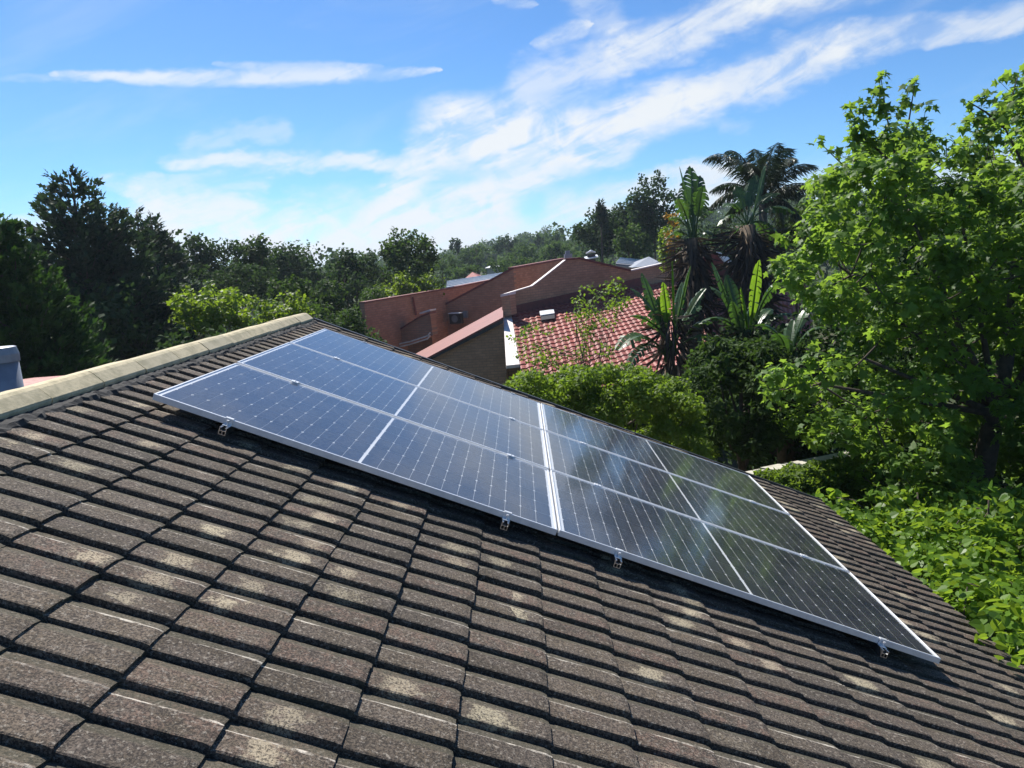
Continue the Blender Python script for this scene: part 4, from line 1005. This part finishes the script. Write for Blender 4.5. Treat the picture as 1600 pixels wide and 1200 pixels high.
def frond(root, base, tip, arch, width, dead=False):
    base = np.array(base); tip = np.array(tip); d = tip-base; L = np.linalg.norm(d); up = np.array([0, 0, 1.])
    def mid(t): return base+d*t+up*arch*L*(4*t*(1-t))*.5
    n = 60; P_, A_, N_, S_ = [], [], [], []; side = norm(np.cross(d, up))
    for i in range(n):
        t = .14+.86*i/n; m_ = mid(t); tg = norm(mid(min(1, t+.02))-mid(t-.02)); w = width*math.sin(math.pi*(.12+.86*t))**.7
        for s in (-1, 1):
            for q in range(2):
                A_.append(side*s*.75+tg*.55-up*rng.uniform(.35, 1.0)+rng.normal(size=3)*.12); P_.append(m_); S_.append(w*rng.uniform(.8, 1.15)); N_.append(tg*.7+up+rng.normal(size=3)*.3)
    P_, A_, N_, S_ = map(np.array, (P_, A_, N_, S_)); T = np.array([(-.010, 0, 0), (.010, 0, 0), (.017, .5, .0), (0, 1, -.10), (-.017, .5, 0)])
    k = 5; y = norm(A_); x = norm(np.cross(y, N_)); z = np.cross(x, y)
    v = P_[:, None]+S_[:, None, None]*(T[None, :, 0, None]*x[:, None]+T[None, :, 1, None]*y[:, None]+T[None, :, 2, None]*z[:, None])
    v = v.reshape(-1, 3); f5 = (np.arange(len(P_))*k)[:, None]+np.arange(5)
    mb = MB(); mb.tube([mid(t) for t in np.linspace(0, 1, 9)], [.035*(1.1-t) for t in np.linspace(0, 1, 9)], 5, cap=False)
    b = len(v); v = np.r_[v, np.array(mb.v)]; f4 = np.array(mb.f)+b
    me = mesh_np('frond', v, [f5, f4], M['dead_leaf' if dead else 'palm_leaf'], rng.random(len(v)))
    o = obj('frond', me, root); o.matrix_parent_inverse = Matrix.Translation(-Vector(root.location))
def palm():
    Y = 25.; c = P(1192, 318, Y); root = empty('queen_palm', (c[0], Y, gz(c[0], Y)), 'feathery queen palm with arching fronds against the sky', 'palm tree')
    mb = MB(); mb.tube([np.array(root.location), (c+np.array(root.location))/2+[.05, 0, 0], c], [.2, .17, .13], 10); o = mb.obj('trunk', M['pale_bark'], root, True); o.matrix_parent_inverse = Matrix.Translation(-Vector(root.location))
    for tx, ty, ar, dy in ((1098, 252, .55, -.6), (1108, 300, .5, .5), (1135, 236, .45, .7), (1178, 232, .3, 1.2), (1216, 222, .35, -.9), (1246, 248, .55, -.4), (1278, 262, .5, .2), (1290, 300, .45, -.6), (1272, 330, .5, .6), (1095, 345, .6, -.2),
                           (1120, 370, .6, .8), (1262, 365, .6, -.8), (1200, 240, .3, .9), (1235, 232, .5, .4), (1160, 260, .4, -1.2), (1225, 375, .5, 1.1)):
        e = P(tx, ty, Y+dy*1.6); frond(root, c+rng.normal(size=3)*.05, e, ar, .62)
palm()

# ------------------------------------------------------------------ bush, shrubs and twiggy tree beyond the gable
def shape_clumps(pix, n, rpx, Yr, jitter=1.):
    """clump centres filling an outline given by (x, y) pairs, at distances Yr"""
    pix = np.array(pix, float); lo, hi = pix.min(0), pix.max(0); out = []; Ys = []
    x1, y1 = pix[:, 0], pix[:, 1]; x2, y2 = np.roll(x1, -1), np.roll(y1, -1)
    while len(out) < n:
        p = lo+(hi-lo)*rng.random(2)
        c = ((y1 > p[1]) != (y2 > p[1])) & (p[0] < (x2-x1)*(p[1]-y1)/(y2-y1+1e-9)+x1)
        if c.sum() % 2:
            t = rng.random(); Y = Yr[0]+(Yr[1]-Yr[0])*t; out.append(P(p[0], p[1], Y)); Ys.append(Y)
    out = np.array(out); return out, rpx*np.array(Ys)/F*rng.uniform(.6, 1.3, n)
def mass(name, label, cat, outline, n, rpx, Yr, mat, leaf, nl, templ='leaf', group=None, bias=0, stem_px=None, up=.5, r0=.12, bark='bark', extra=None, droop=.35, nlimb=12):
    cen, rad = shape_clumps(outline, n, rpx, Yr)
    if extra is not None: cen = np.r_[cen, extra[0]]; rad = np.r_[rad, extra[1]]
    mn = cen.mean(0); bx = P(*stem_px)[:2] if stem_px else mn[:2]
    base = np.array([bx[0], bx[1], gz(bx[0], bx[1])-.05]); root = empty(name, base, label, cat, group)
    pos, ax, nr, idx = clump_cloud(cen, rad, nl, .75, up=up, droop=droop); ct = rng.random(len(cen))
    leaves('crown' if cat == 'tree' else 'foliage', M[mat], pos, ax, nr, leaf*rng.uniform(.65, 1.3, nl), templ, root, np.clip(ct[idx]*.45+rng.random(nl)*.55+bias, 0, 1))
    sel = cen[rng.choice(len(cen), min(nlimb, len(cen)), replace=False)]
    o = trunk_mb(base, mn, r0, sel).obj('trunk' if cat == 'tree' else 'stem', M[bark], root, True); o.matrix_parent_inverse = Matrix.Translation(-Vector(root.location))
    return root
mass('leafy_bush', 'large yellow green bush directly behind the solar panels, below the red tiles', 'bush',
     [(780, 625), (800, 600), (850, 584), (930, 574), (1010, 582), (1065, 608), (1092, 650), (1105, 700), (1090, 740), (980, 700), (850, 650)], 230, 19, (10.2, 13.2), 'bush_leaf', .064, 52000, 'leaf', bias=.1)
mass('leafy_shrub', 'mid green shrub between the strelitzias and the hedge', 'shrub',
     [(1085, 560), (1130, 530), (1200, 520), (1225, 560), (1220, 640), (1190, 700), (1130, 720), (1090, 680)], 60, 24, (12, 14.5), 'mid_leaf', .10, 12000, 'leaf', bias=-.15)
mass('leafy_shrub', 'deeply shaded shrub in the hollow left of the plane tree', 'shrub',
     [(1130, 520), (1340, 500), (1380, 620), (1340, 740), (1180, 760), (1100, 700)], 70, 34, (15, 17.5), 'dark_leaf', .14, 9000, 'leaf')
mass('twiggy_tree', 'thin twiggy young tree with sparse leaves in front of the red tiles', 'tree',
     [(800, 520), (850, 500), (905, 455), (960, 440), (985, 470), (950, 520), (960, 560), (870, 575), (810, 570)], 60, 14, (14, 15.2), 'bush_leaf', .07, 1500, 'leaf', bias=.25, stem_px=(905, 600, 14.6), r0=.035, nlimb=40)
mass('backing_trees', 'dark backing trees added behind the plane tree to darken its gaps', 'trees',  # added dark backing, so the plane tree's crown looks dark inside
     [(1280, 350), (1400, 300), (1500, 300), (1700, 230), (1900, 300), (1900, 860), (1380, 860), (1320, 700), (1330, 480)], 170, 60, (15.5, 19), 'dark_leaf', .17, 32000, 'leaf')
# hedge with a coping above it
hA = P(1172, 742, 9.6); hB = P(1345, 715, 12.4); hd = hB-hA; hl = np.linalg.norm(hd[:2]); hdn = np.array([hd[0], hd[1], 0])/hl; hn = np.array([hdn[1], -hdn[0], 0])
root = empty('garden_wall', (hA[0], hA[1], gz(hA[0], hA[1])), 'pale concrete coping of the garden wall showing above the clipped hedge', 'wall'); o_ = np.array(root.location)
zt = (hA[2]+hB[2])/2; tilt = hB[2]-hA[2]
mb = MB(); a = hA-o_-hdn*.4; b = hB-o_+hdn*.3; mb.prism([a*[1, 1, 0], b*[1, 1, 0], b-[0, 0, .05], a-[0, 0, .05]], -hn*.22); mb.obj('wall', M['plaster'], root)
nst = 7
for i in range(nst):
    p = a+(b-a)*(i/nst+.004); q = a+(b-a)*((i+1)/nst-.004); j = rng.normal()*.006
    mb = MB(); mb.prism([p+[0, 0, -.05+j], q+[0, 0, -.05+j], q+[0, 0, .012+j], p+[0, 0, .012+j]], -hn*.34); mb.obj('coping_stone', M['concrete'], root)
hp = []
n = 30000; t = rng.random(n); zz = rng.random(n)**.6; hh = zt-1.0
top = hA+(hB+hdn*.2-hA)*t[:, None]; dep = rng.random(n)
onface = rng.random(n) < .75
pos = top+hn*np.where(onface, .42+.05*rng.normal(size=n)+.05*np.sin(t*40), dep*.40)[:, None]
pos[:, 2] = np.where(onface, top[:, 2]-.05-(1-zz)*1.6, top[:, 2]-.02+rng.normal(size=n)*.025+.03*np.sin(t*31))
root = empty('clipped_hedge', (hA[0]+hn[0]*.3, hA[1]+hn[1]*.3, gz(hA[0], hA[1])), 'clipped hedge growing against the wall below the pale coping', 'hedge')
nr = np.where(onface[:, None], hn+rng.normal(size=(n, 3))*.5, np.array([0, 0, 1])+rng.normal(size=(n, 3))*.5)
leaves('foliage', M['bush_leaf'], pos, rng.normal(size=(n, 3))-[0, 0, .3], norm(nr), rng.uniform(.04, .075, n), 'leaf', root, rng.random(n)*.8)
for i in range(10):
    mb = MB(); p = hA+hd*(i+.5)/10+hn*.22; mb.tube([p*[1, 1, 0]+[0, 0, gz(p[0], p[1])], p-[0, 0, .15]], [.05, .02], 5)
    o = mb.obj('stem', M['bark'], root); o.matrix_parent_inverse = Matrix.Translation(-Vector(root.location))

# ------------------------------------------------------------------ the big plane tree at the right
outline = [(1272, 250), (1310, 275), (1345, 262), (1365, 215), (1410, 205), (1440, 255), (1500, 262), (1530, 200), (1580, 165), (1640, 150), (1760, 160), (1800, 820), (1380, 800), (1345, 745), (1330, 690), (1280, 690), (1230, 650), (1190, 605), (1200, 580), (1260, 572), (1345, 560), (1330, 520), (1290, 490), (1235, 470), (1215, 420), (1240, 385), (1290, 350), (1270, 300)]
def plane_tree():
    cen, rad = shape_clumps(outline, 400, 29, (9.4, 14.5))
    ex = []; er = []
    for (x, y, Y, r_) in ((1377, 118, 11, 8), (1372, 140, 11, 13), (1360, 165, 11, 18), (1388, 175, 11, 18), (1345, 195, 11, 16), (1428, 128, 11.2, 10), (1415, 155, 11.2, 10), (1385, 215, 11, 24), (1350, 225, 11, 20), (1330, 172, 11, 9), (1335, 215, 11, 9),
                          (1448, 165, 11.2, 11), (1440, 195, 11.2, 12), (1455, 215, 11.2, 12), (1278, 222, 10.8, 9), (1305, 238, 10.8, 9), (1350, 255, 11, 20), (1420, 245, 11, 22), (1478, 215, 11, 10), (1500, 235, 11, 14),
                          (1540, 148, 11.5, 9), (1512, 158, 11.5, 7), (1525, 185, 11.5, 14), (1560, 125, 11.6, 9), (1590, 118, 11.6, 14), (1590, 150, 11.6, 22), (1560, 175, 11.6, 24), (1505, 195, 11.4, 10), (1540, 215, 11.4, 24), (1480, 250, 11.2, 16), (1620, 130, 12, 26),
                          (1195, 595, 9.8, 13), (1215, 580, 9.8, 16), (1240, 575, 9.8, 18), (1270, 560, 10, 14), (1205, 610, 9.8, 14), (1250, 600, 9.8, 20), (1290, 585, 10, 18), (1225, 372, 10.5, 12), (1215, 410, 10.5, 14), (1240, 440, 10.5, 18), (1262, 460, 10.5, 16), (1255, 360, 10.6, 14), (1275, 330, 10.6, 14), (1268, 543, 10, 7)):
        ex.append(P(x, y, Y)); er.append(r_*Y/F)
    cen = np.r_[cen, ex]; rad = np.r_[rad, er]
    # beyond the frame the crown goes on
    more = np.array([P(rng.uniform(1640, 2100), rng.uniform(170, 850), rng.uniform(8.5, 14.5)) for _ in range(110)]); cen = np.r_[cen, more]; rad = np.r_[rad, np.full(110, .36)]
    nl = 74000
    base = np.array([6.9, 11.6, gz(6.9, 11.6)-.1]); root = empty('plane_tree', base, 'large plane tree with broad lobed leaves filling the right side', 'tree')
    pos, ax, nr, idx = clump_cloud(cen, rad*1.15, nl, .8, shell=1.7, droop=.55, up=.75); ct = rng.random(len(cen))
    sz = np.clip(rng.normal(.100, .032, nl), .035, .17)
    leaves('crown', M['plane_leaf'], pos, ax, nr, sz, 'maple', root, np.clip(ct[idx]*.4+rng.random(nl)*.6, 0, 1))
    mb = MB(); hub = P(1560, 620, 11.6)
    mb.tube([base, (base+hub)/2+[.1, 0, 0], hub, P(1600, 400, 11.8)], [.22, .18, .14, .07], 9)
    lim = [P(1420, 330, 11), P(1500, 330, 11.3), P(1600, 260, 11.8), P(1330, 430, 10.8), P(1280, 600, 10.2), P(1350, 560, 10.4), P(1700, 420, 11), P(1450, 480, 10.6)]
    for l_ in lim: mb.tube([hub-[0, 0, .3], (hub+l_)/2-[0, 0, .15], l_], [.07, .04, .02], 6)
    nodes = [l_ for l_ in lim]+[hub+(l_-hub)*.55 for l_ in lim]; dep = [0]*len(nodes)
    for j in np.argsort(np.min([np.linalg.norm(cen-l_, axis=1) for l_ in lim], axis=0)):
        c = cen[j]; dd = np.linalg.norm(np.array(nodes)-c, axis=1)+np.array(dep)*.12; k = int(np.argmin(dd)); s = nodes[k]
        mb.tube([s, (s+c)/2-[0, 0, .03], c], [max(.004, .018-.004*dep[k]), max(.0035, .013-.0035*dep[k]), .0035], 4, cap=False); nodes.append(c); dep.append(dep[k]+1)
    for pts in ([(1420, 330), (1400, 250), (1385, 180), (1376, 118)], [(1400, 250), (1420, 190), (1430, 128)], [(1400, 260), (1350, 215), (1330, 172)], [(1600, 260), (1570, 200), (1590, 118)], [(1570, 200), (1540, 175), (1512, 158)], [(1420, 330), (1340, 280), (1280, 222)]):
        q = [P(x, y, 11.1) for x, y in pts]; mb.tube(q, np.linspace(.022, .005, len(q)), 5, cap=False)
    o = mb.obj('trunk', M['bark'], root, True); o.matrix_parent_inverse = Matrix.Translation(-Vector(root.location))
plane_tree()

# ------------------------------------------------------------------ climbing vine along the eave at bottom right
def vine():
    cen = []; rad = []
    def add(x, y, Y, r_): cen.append(P(x, y, Y)); rad.append(r_)
    # mound of vine: surface rises away from the eave
    for i in range(560):
        Y = rng.uniform(3.3, 8.7)
        ex = roofw(UE, 0, WT)[0]
        x = ex+.12+.20*min(1, max(0, (Y-5)/2))+rng.random()**1.15*3.4*min(1, .35+Y/9)
        tz = roofw(UE, 0, WT)[2]
        z = tz-.10+min(.05, (x-ex)*.12)+rng.normal()*.08-.26*min(1, max(0, (Y-4.6)/2.2))
        cen.append(np.array([x, Y, z-.12])); rad.append(rng.uniform(.15, .27))
    for (x, y, Y, r_) in ((1548, 765, 7.6, .06), (1545, 782, 7.6, .09), (1535, 800, 7.5, .12), (1585, 785, 7.2, .12), (1365, 825, 8.4, .10), (1390, 818, 8.3, .12), (1430, 812, 8.2, .12), (1470, 806, 8.0, .12), (1510, 802, 7.8, .13), (1540, 970, 4.9, .12), (1555, 1000, 4.6, .12), (1590, 1040, 4.3, .12), (1590, 960, 4.7, .16)): add(x, y, Y, r_)
    cen = np.array(cen); rad = np.array(rad); nl = 19000
    base = np.array([5.6, 7., 0]); root = empty('climbing_vine', base, 'bright green climbing vine with heart shaped leaves along the eave at bottom right', 'vine')
    pos, ax, nr, idx = clump_cloud(cen, rad, nl, .6, shell=3.2, droop=.6, up=.55); ct = rng.random(len(cen))
    leaves('foliage', M['vine_leaf'], pos, ax, nr, np.clip(rng.normal(.078, .02, nl), .035, .125), 'heart', root, np.clip(ct[idx]*.4+rng.random(nl)*.6, 0, 1))
    mb = MB()
    for i in range(70):
        j = rng.integers(len(cen)); k = np.argsort(np.linalg.norm(cen-cen[j], axis=1))[6]; mb.tube([cen[j]+[0, 0, .05], (cen[j]+cen[k])/2+[0, 0, .12], cen[k]+[0, 0, .04]], [.008, .007, .004], 4, cap=False)
    for i in range(14):
        c = cen[rng.integers(len(cen))]; mb.tube([c*[1, 1, 0], c*[1, 1, .5]+rng.normal(size=3)*.1, c], [.03, .022, .01], 5)
    o = mb.obj('tendril', M['bark'], root, True); o.matrix_parent_inverse = Matrix.Translation(-Vector(root.location)); o['kind'] = 'stuff'
vine()

# ------------------------------------------------------------------ air
HAZE = 0.0004
if HAZE:
    mb = MB(); mb.box(-700, 700, -60, 900, -6, 34)
    m_, q, out = mat_new('pale air'); v = q.n('ShaderNodeVolumePrincipled'); v.inputs['Color'].default_value = (.72, .84, 1, 1); v.inputs['Density'].default_value = HAZE; v.inputs['Anisotropy'].default_value = .45
    q.l(v.outputs[0], out.inputs['Volume']); o = mb.obj('haze', m_); tag(o, kind='stuff')
